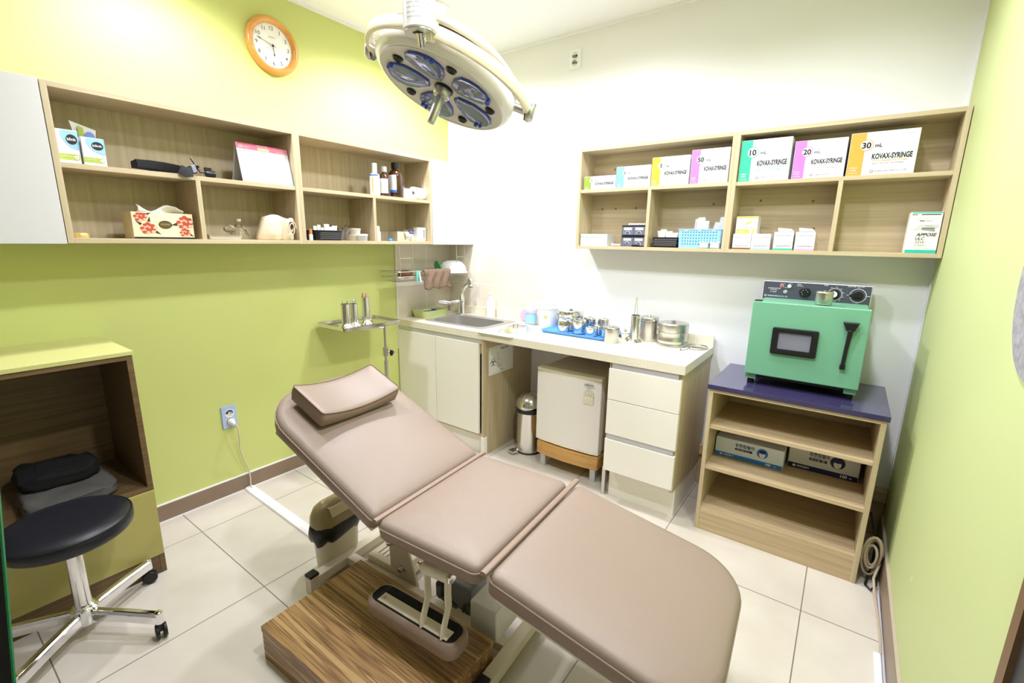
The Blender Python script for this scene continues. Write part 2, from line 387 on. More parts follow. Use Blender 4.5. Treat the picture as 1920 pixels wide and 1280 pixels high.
part('cable', B(CORD).tube([(.048, -1.75, .418), (.058, -1.742, .400), (.050, -1.736, .34), (.030, -1.732, .26), (.024, -1.715, .18), (.026, -1.698, .13), (.028, -1.695, .07), (.034, -1.70, .02), (.06, -1.702, .012)], .0036), t)
P = [(-.028, 0), (-.024, .010), (-.012, .016), (.012, .016), (.024, .010), (.028, 0)]
single('cord_duct', B(WHITEP).loft([[V((x, y + a, z)) for a, z in P] for x, y in ((.018, -1.702), (.89, -1.727))]), (.5, -1.71, 0), 'white floor cord duct running from the green wall to the treatment chair', 'cable duct')

# ================================================================== counter run
CZ, CF = .845, -.567
t = thing('sink_cabinet', (.42, -.3, 0), 'cream two-door cabinet under the sink with an oak end panel', 'cabinet')
b = B(OAKZ).box((.008, -.545, .13), (.026, -.01, .795)).box((.026, -.545, .13), (.80, -.01, .148)).box((.026, -.02, .148), (.80, -.01, .795)).box((.026, -.545, .70), (.80, -.527, .795)).box((.80, -.556, 0), (.818, -.002, .80)); part('body', b, t, smooth=0)
part('handle_strip', B(ALU).box((.010, -.560, .768), (.800, -.545, .799)), t, smooth=0)
part('door', B(CREAM).box((.010, -.566, .150), (.391, -.546, .768)), t, smooth=0, bevel=.0012)
part('door', B(CREAM).box((.395, -.566, .150), (.780, -.546, .768)), t, smooth=0, bevel=.0012)
part('plinth', B(CREAM).box((.010, -.525, 0), (.808, -.508, .128)).box((.800, -.562, 0), (.822, -.525, .128)), t, smooth=0)
# biohazard notice on the oak end panel
t = thing('paper_notice', (.818, -.40, .66), 'paper notice with a biohazard sign taped to the oak cabinet end', 'notice')
fr = frame((.8182, -.505, .545), (0, 1, 0), (0, 0, 1)); b = B(PAPER).box((.8182, -.505, .545), (.8188, -.235, .735)); fr = frame((.8188, -.505, .545), (0, 1, 0), (0, 0, 1))
part('sheet', b, t, smooth=0)
b = B(INKG); LN = mat('faint_ink', (176, 172, 160), .7)
for y in (.012, .178): b.rect(fr, .012, y, .258, y + .0012, LN)
for x in (.012, .257): b.rect(fr, x, .012, x + .0012, .179, LN)
b.text(fr, '의료용 폐기물', .125, .160, .011, INK, bold=.012)
for i, s_ in enumerate(('종류', '성상', '보관기간', '수집일', '배출자')):
    b.text(fr, s_, .085, .135 - i * .021, .007, INKG); b.rect(fr, .08, .129 - i * .021, .25, .1296 - i * .021, LN)
b.text(fr, '20  . 월  일', .10, .04, .007, INKG); b.text(fr, '20  . 월  일', .10, .055, .007, INKG); b.text(fr, '보관창고', .12, .018, .007, INK)
BIO = mat('biohazard_green', (24, 66, 58), .6)
cx, cy = .045, .085
for k in range(3):
    a = PI / 2 + k * 2 * PI / 3; ox, oy = cx + .017 * math.cos(a), cy + .017 * math.sin(a)
    for j in range(16):
        t0, t1 = a + .55 + j * (2 * PI - 1.1) / 16, a + .55 + (j + 1) * (2 * PI - 1.1) / 16
        r0, r1 = .011, .0155
        b.flat(fr, [(ox + r0 * math.cos(t0), oy + r0 * math.sin(t0)), (ox + r1 * math.cos(t0), oy + r1 * math.sin(t0)), (ox + r1 * math.cos(t1), oy + r1 * math.sin(t1)), (ox + r0 * math.cos(t1), oy + r0 * math.sin(t1))], BIO)
part('printing', b, t, smooth=0)

t = thing('drawer_cabinet', (1.87, -.3, 0), 'cream three-drawer cabinet with an oak side beside the small fridge', 'cabinet')
b = B(OAKZ).box((1.690, -.545, .19), (2.046, -.01, .795)); b.box((2.046, -.548, .165), (2.064, -.002, .80)).box((1.684, -.556, .19), (1.69, -.01, .80)); part('body', b, t, smooth=0)
part('handle_strip', B(ALU).box((1.697, -.560, .768), (2.044, -.545, .799)), t, smooth=0)
part('handle_strip', B(ALU).box((1.692, -.560, .372), (2.050, -.545, .400)), t, smooth=0)
for z0, z1 in ((.598, .768), (.402, .595), (.186, .370)):
    part('drawer', B(CREAM).box((1.684, -.566, z0), (2.062, -.546, z1)), t, smooth=0, bevel=.0012)
part('plinth', B(CREAM).box((1.690, -.485, 0), (2.046, -.465, .19)).box((2.046, -.485, 0), (2.060, -.052, .165)), t, smooth=0)

t = thing('countertop', (1.05, -.28, .8), 'long speckled beige worktop over the sink cabinet and drawers', 'worktop')
sx0, sx1, sy0, sy1 = .205, .735, -.470, -.105
b = B(COUNTER)
z0 = CZ - .045
for q in (((.002, CF, z0), (sx0, -.002, CZ)), ((sx1, CF, z0), (2.072, -.002, CZ)), ((sx0, CF, z0), (sx1, sy0, CZ)), ((sx0, sy1, z0), (sx1, -.002, CZ))): b.box(*q)
part('slab', b, t, smooth=0)
part('upstand', B(COUNTER).box((.012, -.026, CZ), (2.072, -.010, CZ + .062)), t, smooth=0, bevel=.003)
t = thing('kitchen_sink', (.47, -.29, CZ), 'stainless steel sink bowl set into the beige worktop', 'sink')
P0 = rrect(sx0 - .012, sy0 - .012, sx1 + .012, sy1 + .012, .03); P1 = rrect(sx0 + .03, sy0 + .02, sx1 - .03, sy1 - .055, .05); 
P2 = rrect(sx0 + .045, sy0 + .03, sx1 - .045, sy1 - .065, .06)
b = B(SINKM)
b.loft([[V((x, y, CZ + .001)) for x, y in P0], [V((x, y, CZ + .004)) for x, y in P0], [V((x, y, CZ + .003)) for x, y in P1], [V((x, y, CZ - .01)) for x, y in P1], [V((x, y, CZ - .165)) for x, y in P2], [V((x * .9 + .047, y * .9 - .029, CZ - .175)) for x, y in P2]], cap0=False)
part('bowl', b, t)
part('drain', B(STEEL).lathe([(.045, 0), (.045, .004), (.03, .004), (.028, .001)], (.47, -.29, CZ - .174), 24), t)
# faucet
t = thing('faucet', (.235, -.125, CZ + .003), 'chrome sink tap with a pull-out spout and side lever', 'tap')
part('body', B(CHROME).lathe([(.031, 0), (.031, .006), (.025, .012), (.024, .09), (.028, .1), (.028, .13), (.019, .15), (.018, .168)], (.235, -.125, CZ + .003), 24), t)
part('spout', B(CHROME).tube([(.235, -.125, CZ + .15), (.240, -.122, CZ + .185), (.262, -.114, CZ + .220), (.300, -.100, CZ + .255)], [.016, .016, .015, .014], 14), t)
b = B(CHROME).lathe([(.018, .0), (.021, .008), (.022, .05), (.016, .062), (.005, .066)], (.308, -.098, CZ + .222), 20); b.m(BLACKP).lathe([(.018, -.004), (.019, 0)], (.308, -.098, CZ + .222), 20); part('spray_head', b, t)
part('lever', B(CHROME).tube([(.235, -.125, CZ + .115), (.225, -.17, CZ + .11), (.21, -.215, CZ + .105)], [.015, .014, .012], 12).tube([(.21, -.21, CZ + .10), (.19, -.27, CZ + .112), (.178, -.315, CZ + .118)], [.012, .016, .010], 12), t)

# ================================================================== dish rack and things on it
WIRE = mat('rack_wire', (206, 200, 186), .3, .9)
t = thing('dish_rack', (.15, -.37, 1.17), 'hanging wire dish rack under the corner wall cupboard', 'dish rack')
b = B(WIRE)
RY0, RY1, RX0, RX1, RZ = -.735, -.035, .04, .235, 1.165
for z in (RZ, RZ + .035): b.tube([V((x, y, z)) for x, y in rrect(RX0, RY0, RX1, RY1, .03, 4)], .0028, 6, closed=True)
for k in range(24): y = RY0 + .03 + k * (RY1 - RY0 - .06) / 23; b.tube([(RX0, y, RZ), (RX1, y, RZ)], .0014, 5)
for x in (.09, .14, .19): b.tube([(x, RY0, RZ), (x, RY1, RZ)], .002, 5)
part('basket', b, t)
for ys in ((-.715, -.605), (-.165, -.075)):
    bb = B(WIRE)
    for y in ys: bb.tube([(.225, y, ZB - .001), (.232, y, RZ + .01)], .0028, 6)
    bb.tube([(.228, ys[0], 1.29), (.228, ys[1], 1.29)], .002, 6); bb.tube([(.233, ys[0], RZ - .01), (.233, ys[1], RZ - .01)], .0026, 6)
    part('hanger', bb, t)
part('drip_tray', B(CLEAR).box((.06, -.72, 1.135), (.225, -.25, 1.138)), t)
BROWNT = mat('brown_terry', (134, 112, 94), .95, bump=.9, bscale=160, var=.2, vscale=90)
b = B(BROWNT); nx, nz = 16, 10; g = []
for i in range(nx + 1):
    y = -.515 + .255 * i / nx; row = []
    for j in range(nz + 1):
        s_ = j / nz; z = 1.208 - s_ * .135 - .006 * math.sin(i * .9) * s_; x = .245 + .008 * math.sin(i * 1.3 + j * .5) + (.0 if j else -.006)
        row.append(b.v((x + .006 * s_, y + .006 * math.sin(j * .8), z)))
    g.append(row)
for i in range(nx):
    for j in range(nz): b.f([g[i][j], g[i + 1][j], g[i + 1][j + 1], g[i][j + 1]])
for i in range(nx): 
    p = [b.v((.218, -.515 + .255 * k / nx, 1.196)) for k in (i, i + 1)]; b.f([g[i][0], p[0], p[1], g[i + 1][0]])
single('towel', b, (.23, -.39, 1.08), 'brown terry cloth draped over the front rail of the dish rack', 'towel', solid=.005)
b = B(WHITEP).lathe([(.112, 0), (.116, .003), (.112, .006), (.106, .012), (.098, .045), (.075, .075), (.045, .088), (.03, .09)], (.165, -.142, 1.170), 36, cap0=False)
single('bowl', b, (.165, -.142, 1.170), 'white bowl turned upside down on the dish rack', 'bowl', solid=.002)
single('plate', B(mat('green_plastic', (74, 176, 108), .4)).lathe([(.002, 0), (.044, .002), (.048, .008)], (.12, -.262, 1.213), 30, (.25, .95, .25)), (.11, -.275, 1.17), 'green plate leaning behind the white bowl on the dish rack', 'plate', solid=.002)
single('coconut_scrubber', B(mat('brown_scrubber', (120, 86, 62), .95, bump=.8)).sphere((.15, -.60, 1.178), .058, 18, (.8, 1, .5)), (.15, -.60, 1.17), 'brown rounded scrubber lying at the open end of the dish rack', 'scrubber')
t = thing('clothes_peg', (.243, -.565, 1.165), 'mint and white clothes peg clipped to the dish rack rail', 'clothes peg')
MINT = mat('mint_plastic', (120, 220, 200), .4); ICE = mat('ice_plastic', (206, 236, 240), .4)
part('jaw', B(MINT).box((.236, -.582, 1.125), (.246, -.572, 1.205), Matrix.Rotation(0, 4, 'X')), t, bevel=.002)
part('jaw', B(ICE).loft([[V((x, y, z)) for x, y, z in ((.247, -.575, 1.205), (.256, -.575, 1.205), (.256, -.565, 1.205), (.247, -.565, 1.205))], [V((x, y, z)) for x, y, z in ((.247, -.560, 1.125), (.256, -.560, 1.125), (.256, -.548, 1.125), (.247, -.548, 1.125))]]), t)

# ================================================================== counter-top items
LIME = mat('lime_plastic', (206, 218, 150), .4)
t = thing('plastic_basket', (.09, -.31, CZ), 'lime green plastic tray beside the sink holding brushes', 'basket')
def tray_mesh(m, x0, y0, x1, y1, z, h, th=.003, flare=.012, r=.02, base=None):
    P = rrect(x0, y0, x1, y1, r); cx, cy = (x0 + x1) / 2, (y0 + y1) / 2
    g = lambda d: [(cx + (x - cx) * (1 + d / ((x1 - x0) / 2)), cy + (y - cy) * (1 + d / ((y1 - y0) / 2))) for x, y in P]
    b = B(m)
    b.loft([[V((x, y, z)) for x, y in g(0)], [V((x, y, z + h)) for x, y in g(flare)], [V((x, y, z + h)) for x, y in g(flare - th)], [V((x, y, z + th)) for x, y in g(-th)]])
    return b
part('tray', tray_mesh(LIME, .035, -.435, .150, -.195, CZ, .05), t)
t2 = thing('scrub_brush', (.10, -.37, CZ + .003), 'white handled scrub brush with black bristles in the lime tray', 'brush')
part('handle', B(WHITEP).sweep([(.08, -.40, CZ + .04), (.10, -.375, CZ + .055), (.12, -.335, CZ + .050)], [(-.008, -.004), (.008, -.004), (.008, .004), (-.008, .004)], (0, 0, 1)), t2, bevel=.002)
part('bristles', B(BLACKF).box((.105, -.38, CZ + .012), (.135, -.325, CZ + .04)), t2, bevel=.004)
single('sponge_cloth', B(mat('blue_sponge', (62, 104, 196), .9, bump=.5, bscale=120)).sphere((.085, -.28, CZ + .028), .036, 14, (.8, 1.2, .65)), (.085, -.28, CZ + .003), 'blue sponge cloth in the lime tray', 'sponge')
def pump_bottle(name, x, y, z, r, hb, body, label, ang, liquid=None, square=False):
    t = thing(name, (x, y, z), label, 'bottle', rot=ang); nk = r * .45
    if square:
        P = rrect(-r, -r, r, r, r * .3); b = B(body).loft([[V((a * k, c * k, zz)) for a, c in P] for k, zz in ((.96, 0), (1, .004), (1, hb * .92), (.55, hb), (.45, hb))])
    else: b = B(body).lathe([(r * .96, 0), (r, .004), (r, hb * .88), (r * .75, hb * .96), (nk, hb), (nk, hb + .005)])
    part('bottle', b, t, local=True)
    part('pump', B(WHITEP).lathe([(nk * 1.15, hb), (nk * 1.15, hb + .02), (nk * .4, hb + .022), (nk * .4, hb + .045), (nk * .8, hb + .046), (nk * .8, hb + .054)]).tube([(0, 0, hb + .05), (r * 1.0, 0, hb + .05), (r * 1.25, 0, hb + .042)], [.006, .005, .004], 10), t, local=True)
    if liquid:
        m, lb = liquid; part('label', B(m).lathe([(r * 1.005, hb * .12), (r * 1.005, hb * .62)], cap0=False, cap1=False), t, 'pale blue label', local=True)
    return t
pump_bottle('soap_bottle', .488, -.075, CZ, .029, .135, WHITEP, 'white pump soap bottle standing behind the sink', -1.2, square=True)
BLUELIQ = mat('blue_gel', (150, 206, 250), .2); 
pump_bottle('sanitizer_bottle', .885, -.12, CZ, .041, .125, mat('clear_bottle', (226, 238, 252), .15, trans=.6, ior=1.2), 'clear pump bottle with a blue label beside the white bucket', 2.9, (BLUELIQ, ''))
single('soap_dish', B(mat('pink_plastic', (250, 176, 214), .5)).lathe([(.006, 0), (.046, .0), (.048, .006), (.044, .010), (.010, .010)], (.80, -.045, CZ + .05), 32, (.25, -.95, .2)), (.80, -.045, CZ), 'pink round scrubbing pad propped behind the blue labelled bottle', 'scrubbing pad')
t = thing('bucket', (1.013, -.105, CZ), 'white lidded bucket with a biohazard mark on the worktop', 'bucket')
b = B(WHITEP).lathe([(.058, 0), (.060, .004), (.068, .13), (.070, .132)], (1.013, -.105, CZ), 36); part('pail', b, t)
part('lid', B(WHITEP).lathe([(.073, .128), (.075, .13), (.075, .146), (.071, .148), (.071, .158), (.075, .160), (.074, .17), (.05, .172)], (1.013, -.105, CZ), 36), t)
bo = V((1.013, -.105, CZ)); dv = V((.3, -.95, 0)).normalized(); fr = frame(bo + dv * .0655 + V((0, 0, .075)), V((-dv.y, dv.x, 0)), V((0, 0, 1)) + dv * .06)
b = B(mat('yellow_mark', (244, 200, 90), .5))
for k in range(3):
    a = PI / 2 + k * 2 * PI / 3 + PI / 3; b.disc(fr, .009 * math.cos(a), .009 * math.sin(a), .006, .006, MATS['yellow_mark'], .0012)
b.disc(fr, 0, 0, .003, .003, mat('orange_mark', (232, 140, 60), .5), .0016); part('hazard_mark', b, t)

def canister(name, x, y, z, r, h, label, group=None, bands=False, m=STEEL, latch=0, knob=True, lidh=.2):
    t = thing(name, (x, y, z), label, 'canister', group); hl = h * (1 - lidh)
    pr = [(r * .95, 0), (r, .004), (r, hl * .98)]
    if bands: pr = [(r * .97, 0), (r * 1.01, .003), (r * 1.01, .012), (r, .014), (r, hl * .3), (r * 1.02, hl * .3 + .003), (r * 1.02, hl * .3 + .009), (r, hl * .3 + .012), (r, hl * .86), (r * 1.02, hl * .86 + .003), (r * 1.02, hl * .95), (r, hl * .98)]
    part('body', B(m).lathe(pr, n=36), t, local=True)
    b = B(m).lathe([(r * 1.03, hl), (r * 1.04, hl + .003), (r * 1.03, h * .93), (r * .97, h * .97), (r * .6, h * .985), (r * .55, h * .975), (r * .3, h * .985), (.0, h * .99)], n=36)
    part('lid', b, t, local=True)
    if knob: part('knob', B(m).lathe([(r * .16, h * .98), (r * .12, h * 1.01), (r * .2, h * 1.04), (r * .16, h * 1.06)], n=18), t, local=True)
    for k in range(latch):
        a = -PI / 2 + (-.9, .75)[k]; d = V((math.cos(a), math.sin(a), 0)); s_ = V((-d.y, d.x, 0)); c = d * r * 1.02
        mx = Matrix((s_, V((0, 0, 1)), d)).transposed().to_4x4(); mx.translation = c + V((0, 0, hl * .72))
        part('latch', B(m).box((-.007, 0, 0), (.007, h * .32, .008), mx).box((-.010, h * .12, .0), (.010, h * .16, .011), mx), t, local=True, bevel=.0015)
    return t
TB = CZ + .012
BLUETRAY = mat('blue_tray_plastic', (92, 162, 238), .3)
t = thing('serving_tray', (1.28, -.18, CZ), 'blue plastic tray on the worktop holding steel pots', 'tray')
part('tray', tray_mesh(BLUETRAY, 1.085, -.30, 1.53, -.045, CZ + .001, .018, .006, .012, .03), t)
canister('dressing_drum', 1.199, -.120, TB, .083, .128, 'largest steel drum at the back of the blue tray', bands=True, latch=2, lidh=.34)
canister('steel_pot', 1.229, -.262, TB, .034, .045, 'small low steel pot in front of the drum on the blue tray', lidh=.35)
canister('steel_pot', 1.312, -.215, TB, .042, .085, 'tall steel pot in the middle front of the blue tray', lidh=.2)
canister('steel_pot', 1.327, -.095, TB, .039, .088, 'tall steel pot behind the middle pot on the blue tray', lidh=.25)
canister('steel_pot', 1.420, -.085, TB, .039, .09, 'tall steel pot at the back right of the blue tray', lidh=.25)
canister('steel_pot', 1.412, -.245, TB, .036, .052, 'low steel pot at the front right of the blue tray', lidh=.4)
canister('steel_pot', 1.424, -.166, TB, .034, .058, 'low steel pot between the front and back right pots on the blue tray', lidh=.4)
single('steel_cup', B(STEEL).lathe([(.02, 0), (.026, .04), (.028, .042), (.026, .042), (.019, .004)], (1.482, -.215, TB), 24), (1.482, -.215, TB), 'open steel cup at the right edge of the blue tray', 'cup')
canister('steel_jar', 1.568, -.295, CZ, .043, .094, 'satin steel jar at the front of the worktop right of the blue tray', m=SATIN, knob=True, lidh=.22)
canister('steel_jar', 1.716, -.095, CZ, .054, .148, 'tall steel jar behind the forceps holder', m=SATIN, lidh=.2)
canister('dressing_drum', 1.868, -.128, CZ, .083, .135, 'wide steel drum near the right end of the worktop', bands=True, latch=2, m=SATIN, lidh=.36)
t = thing('instrument_box', (1.585, -.135, CZ), 'low steel instrument box behind the forceps holder', 'box')
mx = Matrix.Translation((1.585, -.135, CZ)) @ Matrix.Rotation(.5, 4, 'Z')
part('box', B(STEEL).box((-.03, -.06, 0), (.03, .06, .04), mx), t, bevel=.004)
part('lid', B(STEEL).box((-.032, -.062, .04), (.032, .062, .052), mx).box((-.006, -.03, .052), (.006, .03, .064), mx), t, bevel=.003)
t = thing('forceps_holder', (1.667, -.195, CZ), 'tall steel cylinder on a domed foot with tweezers on the worktop', 'holder')
part('cylinder', B(STEEL).lathe([(.0245, .014), (.0245, .155), (.0265, .157), (.0265, .160), (.0235, .160), (.0225, .03)], (1.667, -.195, CZ), 30), t)
part('foot', B(STEEL).lathe([(.045, 0), (.045, .003), (.036, .012), (.026, .018), (.024, .02)], (1.667, -.195, CZ), 30), t)
t = thing('tweezers', (1.667, -.195, CZ + .03), 'long steel tweezers standing in the cylinder on the worktop', 'tweezers')
for s_ in (-1, 1): part('arm', B(STEEL).tube([(1.667 + s_ * .012, -.195, CZ + .034), (1.667 + s_ * .010, -.195, CZ + .16), (1.667 + s_ * .005, -.195, CZ + .21), (1.667 + s_ * .0016, -.195, CZ + .262)], .0016, 6), t)
t = thing('hand_mirror', (1.965, -.15, CZ), 'round hand magnifier lying flat at the right end of the worktop', 'magnifier')
mx_, my_ = 2.0, -.115
part('rim', B(SATIN).tube([V((mx_ + .062 * math.cos(a), my_ + .062 * math.sin(a), CZ + .006)) for a in [2 * PI * k / 36 for k in range(36)]], .0045, 8, closed=True), t)
part('lens', B(GLASS).lathe([(.059, .004), (.059, .007), (.02, .009)], (mx_, my_, CZ), 32), t)
part('handle', B(CLEAR).tube([(mx_ - .02, my_ - .06, CZ + .006), (mx_ - .045, my_ - .135, CZ + .006)], [.005, .007], 10), t)
single('draining_board', B(WHITEP).loft([[V((x, y, z)) for x, y in rrect(.775, -.585, 1.06, -.16, .03)] for z in (CZ + .0005, CZ + .006)]), (.92, -.37, CZ), 'white draining board on the worktop right of the sink', 'draining board', bevel=.002)
t = thing('steel_dish_lid', (.97, -.42, CZ + .006), 'square steel dish lid with a small grip on the white draining board', 'lid')
mx = Matrix.Translation((.965, -.415, CZ + .0065)) @ Matrix.Rotation(.12, 4, 'Z')
b = B(STEEL).loft([[mx @ V((x * k, y * k, z)) for x, y in rrect(-.075, -.105, .075, .105, .02)] for k, z in ((1.06, 0), (1.06, .002), (1, .004), (.8, .028), (.76, .03))]); part('cover', b, t)
part('grip', B(STEEL).tube([mx @ V(p) for p in ((0, -.03, .029), (0, -.026, .048), (0, .026, .048), (0, .03, .029))], .004, 8), t)
single('small_tap_fitting', B(WHITEP).tube([(.865, -.30, CZ + .009), (.90, -.28, CZ + .010), (.94, -.285, CZ + .009)], .004, 8), (.90, -.29, CZ + .006), 'thin white plastic clip on the draining board near the bucket', 'clip')

# ================================================================== instrument stand (tray on pole)
t = thing('tray_stand', (.33, -.92, 0), 'steel tray stand on a pole beside the green wall', 'tray stand')
TZ = .905
mx = Matrix.Translation((.19, -1.02, TZ)) @ Matrix.Rotation(-.015, 4, 'Z')
P = rrect(-.15, -.21, .15, .21, .03)
b = B(STEEL).loft([[mx @ V((x * k, y * k, z)) for x, y in P] for k, z in ((.93, -.022), (.97, -.016), (.98, .002), (1.02, .003), (1.02, .0), (.99, -.002), (.985, -.018), (.94, -.024))], cap0=True, cap1=True); part('tray', b, t)
PX_, PY_ = .335, -.945
part('pole', B(SATIN).cyl((PX_, PY_, .64), (PX_, PY_, TZ - .02), .0085).cyl((PX_, PY_, .03), (PX_, PY_, .66), .0125), t)
part('clamp', B(SATIN).cyl((PX_, PY_, .69), (PX_, PY_, .745), .0165).cyl((PX_, PY_, .715), (PX_ + .028, PY_ + .012, .715), .006), t)
kd = V((.92, .39, 0)).normalized(); bb = B(BLACKP)
P = [((.017 + .004 * math.cos(3 * a)) * math.cos(a), (.017 + .004 * math.cos(3 * a)) * math.sin(a)) for a in [2 * PI * k / 30 for k in range(30)]]
fr = frame((PX_ + .030, PY_ + .013, .715), V((-kd.y, kd.x, 0)), (0, 0, 1)); bb.loft([[fr(x * k, y * k, z) for x, y in P] for k, z in ((.7, 0), (1, .004), (1, .014), (.7, .018))]); part('knob', bb, t)
b = B(SATIN)
for a in (.2, 2.3, 4.4): b.cyl((PX_, PY_, .045), (PX_ + .2 * math.cos(a), PY_ + .2 * math.sin(a), .012), .011)
part('foot', b, t)
part('support_arm', B(SATIN).cyl((PX_, PY_, TZ - .03), (.10, -1.0, TZ - .03), .006).cyl((PX_, PY_, TZ - .03), (.25, -1.18, TZ - .03), .006), t)
WOODST = mat('bare_wood_stick', (206, 168, 130), .7)
def holder(x, y, h, r, kind, label):
    z = TZ - .0215; t = thing('instrument_holder', (x, y, z), label, 'holder')
    part('cylinder', B(STEEL).lathe([(r, .018), (r, h - .004), (r * 1.08, h - .003), (r * 1.08, h), (r * .93, h), (r * .9, .03)], (x, y, z), 28), t)
    part('foot', B(STEEL).lathe([(r * 1.75, 0), (r * 1.78, .004), (r * 1.7, .012), (r * 1.2, .026), (r * 1.0, .034), (r, .036)], (x, y, z), 28), t)
    return t
holder(.235, -1.150, .150, .026, 'a', 'satin steel instrument holder nearest the free corner of the tray stand')
holder(.225, -1.085, .145, .023, 'b', 'steel instrument holder with scissor rings, middle of the three')
holder(.205, -.985, .175, .024, 'c', 'tallest steel instrument holder filled with wooden sticks')
z = TZ - .02
for k, (dx, dy) in enumerate(((-.006, -.008), (.008, .006))): single('forceps', B(STEEL).tube([(.235 + dx * .6, -1.150 + dy * .6, z + .012), (.235 + dx, -1.150 + dy, z + .135), (.235 + dx * 1.3, -1.150 + dy * 1.3, z + .165)], .003, 6), (.235 + dx, -1.15 + dy, z + .01), 'short steel forceps tip standing in the holder at the free tray corner', 'forceps', 'forceps in the corner holder')
for k, a in enumerate((0.3, 2.2, 4.0)):
    c = V((.225 + .011 * math.cos(a), -1.085 + .011 * math.sin(a), z + .158)); b = B(STEEL)
    b.tube([c + V((.0, .009 * math.cos(q), .009 * math.sin(q))) for q in [2 * PI * j / 14 for j in range(14)]], .002, 6, closed=True); b.tube([c + V((0, 0, -.009)), c + V((-.006 * math.cos(a), -.006 * math.sin(a), -.14))], .0022, 6)
    single('surgical_scissors', b, (c.x, c.y, z + .012), 'steel scissor handle ring above the middle instrument holder', 'scissors', 'scissors in the middle holder')
for k in range(6):
    a = k * 1.05; c = V((.205 + .013 * math.cos(a), -.985 + .013 * math.sin(a), 0))
    single('wooden_stick', B(WOODST).tube([c + V((0, 0, z + .014)), c + V((.003 * math.cos(a), .003 * math.sin(a), z + .196 + .006 * (k % 2)))], [.0028, .0034], 7), (c.x, c.y, z + .012), 'bare wooden applicator stick in the tallest steel holder', 'stick', 'applicator sticks in the tallest holder')

# ================================================================== fridge, stand, bin
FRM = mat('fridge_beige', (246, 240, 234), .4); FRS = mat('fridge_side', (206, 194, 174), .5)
t = thing('mini_fridge', (1.37, -.22, .175), 'small beige fridge under the worktop on a wooden stand', 'fridge')
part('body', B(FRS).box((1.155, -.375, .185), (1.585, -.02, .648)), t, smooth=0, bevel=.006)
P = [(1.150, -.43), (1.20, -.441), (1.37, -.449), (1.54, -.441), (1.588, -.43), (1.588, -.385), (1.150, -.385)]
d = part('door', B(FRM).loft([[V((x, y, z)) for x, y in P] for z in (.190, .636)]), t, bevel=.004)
for zz in ((.636, .656), (.180, .190)): part('door_cap', B(mat('fridge_cream', (248, 243, 224), .4)).loft([[V((x, y, z)) for x, y in P] for z in zz]), t, bevel=.003)
part('door_gasket', B(mat('gasket_grey', (200, 200, 204), .5)).box((1.158, -.385, .19), (1.582, -.375, .65)), t, smooth=0)
fr = frame((1.485, -.4468, .45), V((1, .05, 0)), (0, 0, 1)); b = B(FRM)
b.disc(fr, .03, .155, .034, .014, mat('badge_silver', (214, 212, 208), .4)); b.text(fr, 'SAMSUNG', .03, .154, .009, INK, align='C', bold=.01, w=.05); b.text(fr, 'fridge', .03, .145, .005, INKG, align='C')
TAG = mat('tag_cream', (244, 238, 214), .6)
P = [(0, .04), (.06, .04), (.06, .10)] + [(.03 + .03 * math.cos(PI * k / 10), .10 + .03 * math.sin(PI * k / 10)) for k in range(1, 10)] + [(0, .10)]
b.flat(fr, P, mat('tag_edge', (214, 204, 172), .6), .0005); b.flat(fr, [(.03 + (x - .03) * .93, .085 + (y - .085) * .95) for x, y in P], TAG, .0009)
b.rect(fr, .01, .098, .05, .1005, INKG, .0013); b.text(fr, '3', .03, .105, .012, INKG, align='C', e=.0013)
for k in range(7):
    a = PI * (k + .5) / 7; b.rect(fr, .03 + .022 * math.cos(a) - .002, .10 + .022 * math.sin(a) - .002, .03 + .022 * math.cos(a) + .002, .10 + .022 * math.sin(a) + .002, INKG, .0013)
b.text(fr, '에너지소비효율등급', .03, .087, .005, INKG, align='C', e=.0013)
for k in range(3): b.rect(fr, .008, .05 + k * .01, .052, .053 + k * .01, mat('tag_rule', (216, 210, 190), .6), .0013)
part('badge_and_tag', b, t, 'brand badge and energy label', smooth=0)
for x in (1.175, 1.565): part('foot', B(WHITEP).lathe([(.008, .172), (.008, .186)], (x, -.41, 0), 10), t)
STW = wood('amber_stand_wood', (214, 168, 98), (190, 138, 72), 'x', .35, 24)
t = thing('fridge_stand', (1.37, -.25, 0), 'low amber wooden stand with silver legs under the small fridge', 'stand')
P = [(1.160, -.435), (1.24, -.452), (1.37, -.458), (1.50, -.452), (1.592, -.435), (1.592, -.03), (1.160, -.03)]
part('top', B(STW).loft([[V((x, y, z)) for x, y in P] for z in (.085, .171)]), t, bevel=.010, seg=3)
for x in (1.20, 1.552):
    for y in (-.40, -.08): part('leg', B(ALU).box((x - .018, y - .018, 0), (x + .018, y + .018, .085)), t, smooth=0, bevel=.002)
t = thing('pedal_bin', (1.005, -.290, 0), 'steel pedal bin with its domed lid ajar beside the small fridge', 'bin')
bx, by = 1.005, -.290
part('body', B(STEEL).lathe([(.088, .006), (.086, .012), (.086, .285), (.088, .288)], (bx, by, 0), 40), t)
part('base_ring', B(BLACKP).lathe([(.09, 0), (.092, .008), (.088, .012)], (bx, by, 0), 40), t)
b = B(BLACKP).lathe([(.091, .288), (.094, .292), (.094, .312), (.088, .318), (.08, .318), (.079, .20), (.01, .19)], (bx, by, 0), 40, cap1=True); part('rim', b, t)
part('lid', B(STEEL).lathe([(.093, 0), (.091, .01), (.075, .046), (.04, .068), (.0, .074)], V((bx, by - .0, .33)) + V((0, .0, .012)), 40, (-.06, -.30, 1), cap0=True), t)
part('hinge', B(BLACKP).box((bx - .02, by + .085, .29), (bx + .02, by + .10, .345)), t)
dv = V((-.35, -.94, 0)); 
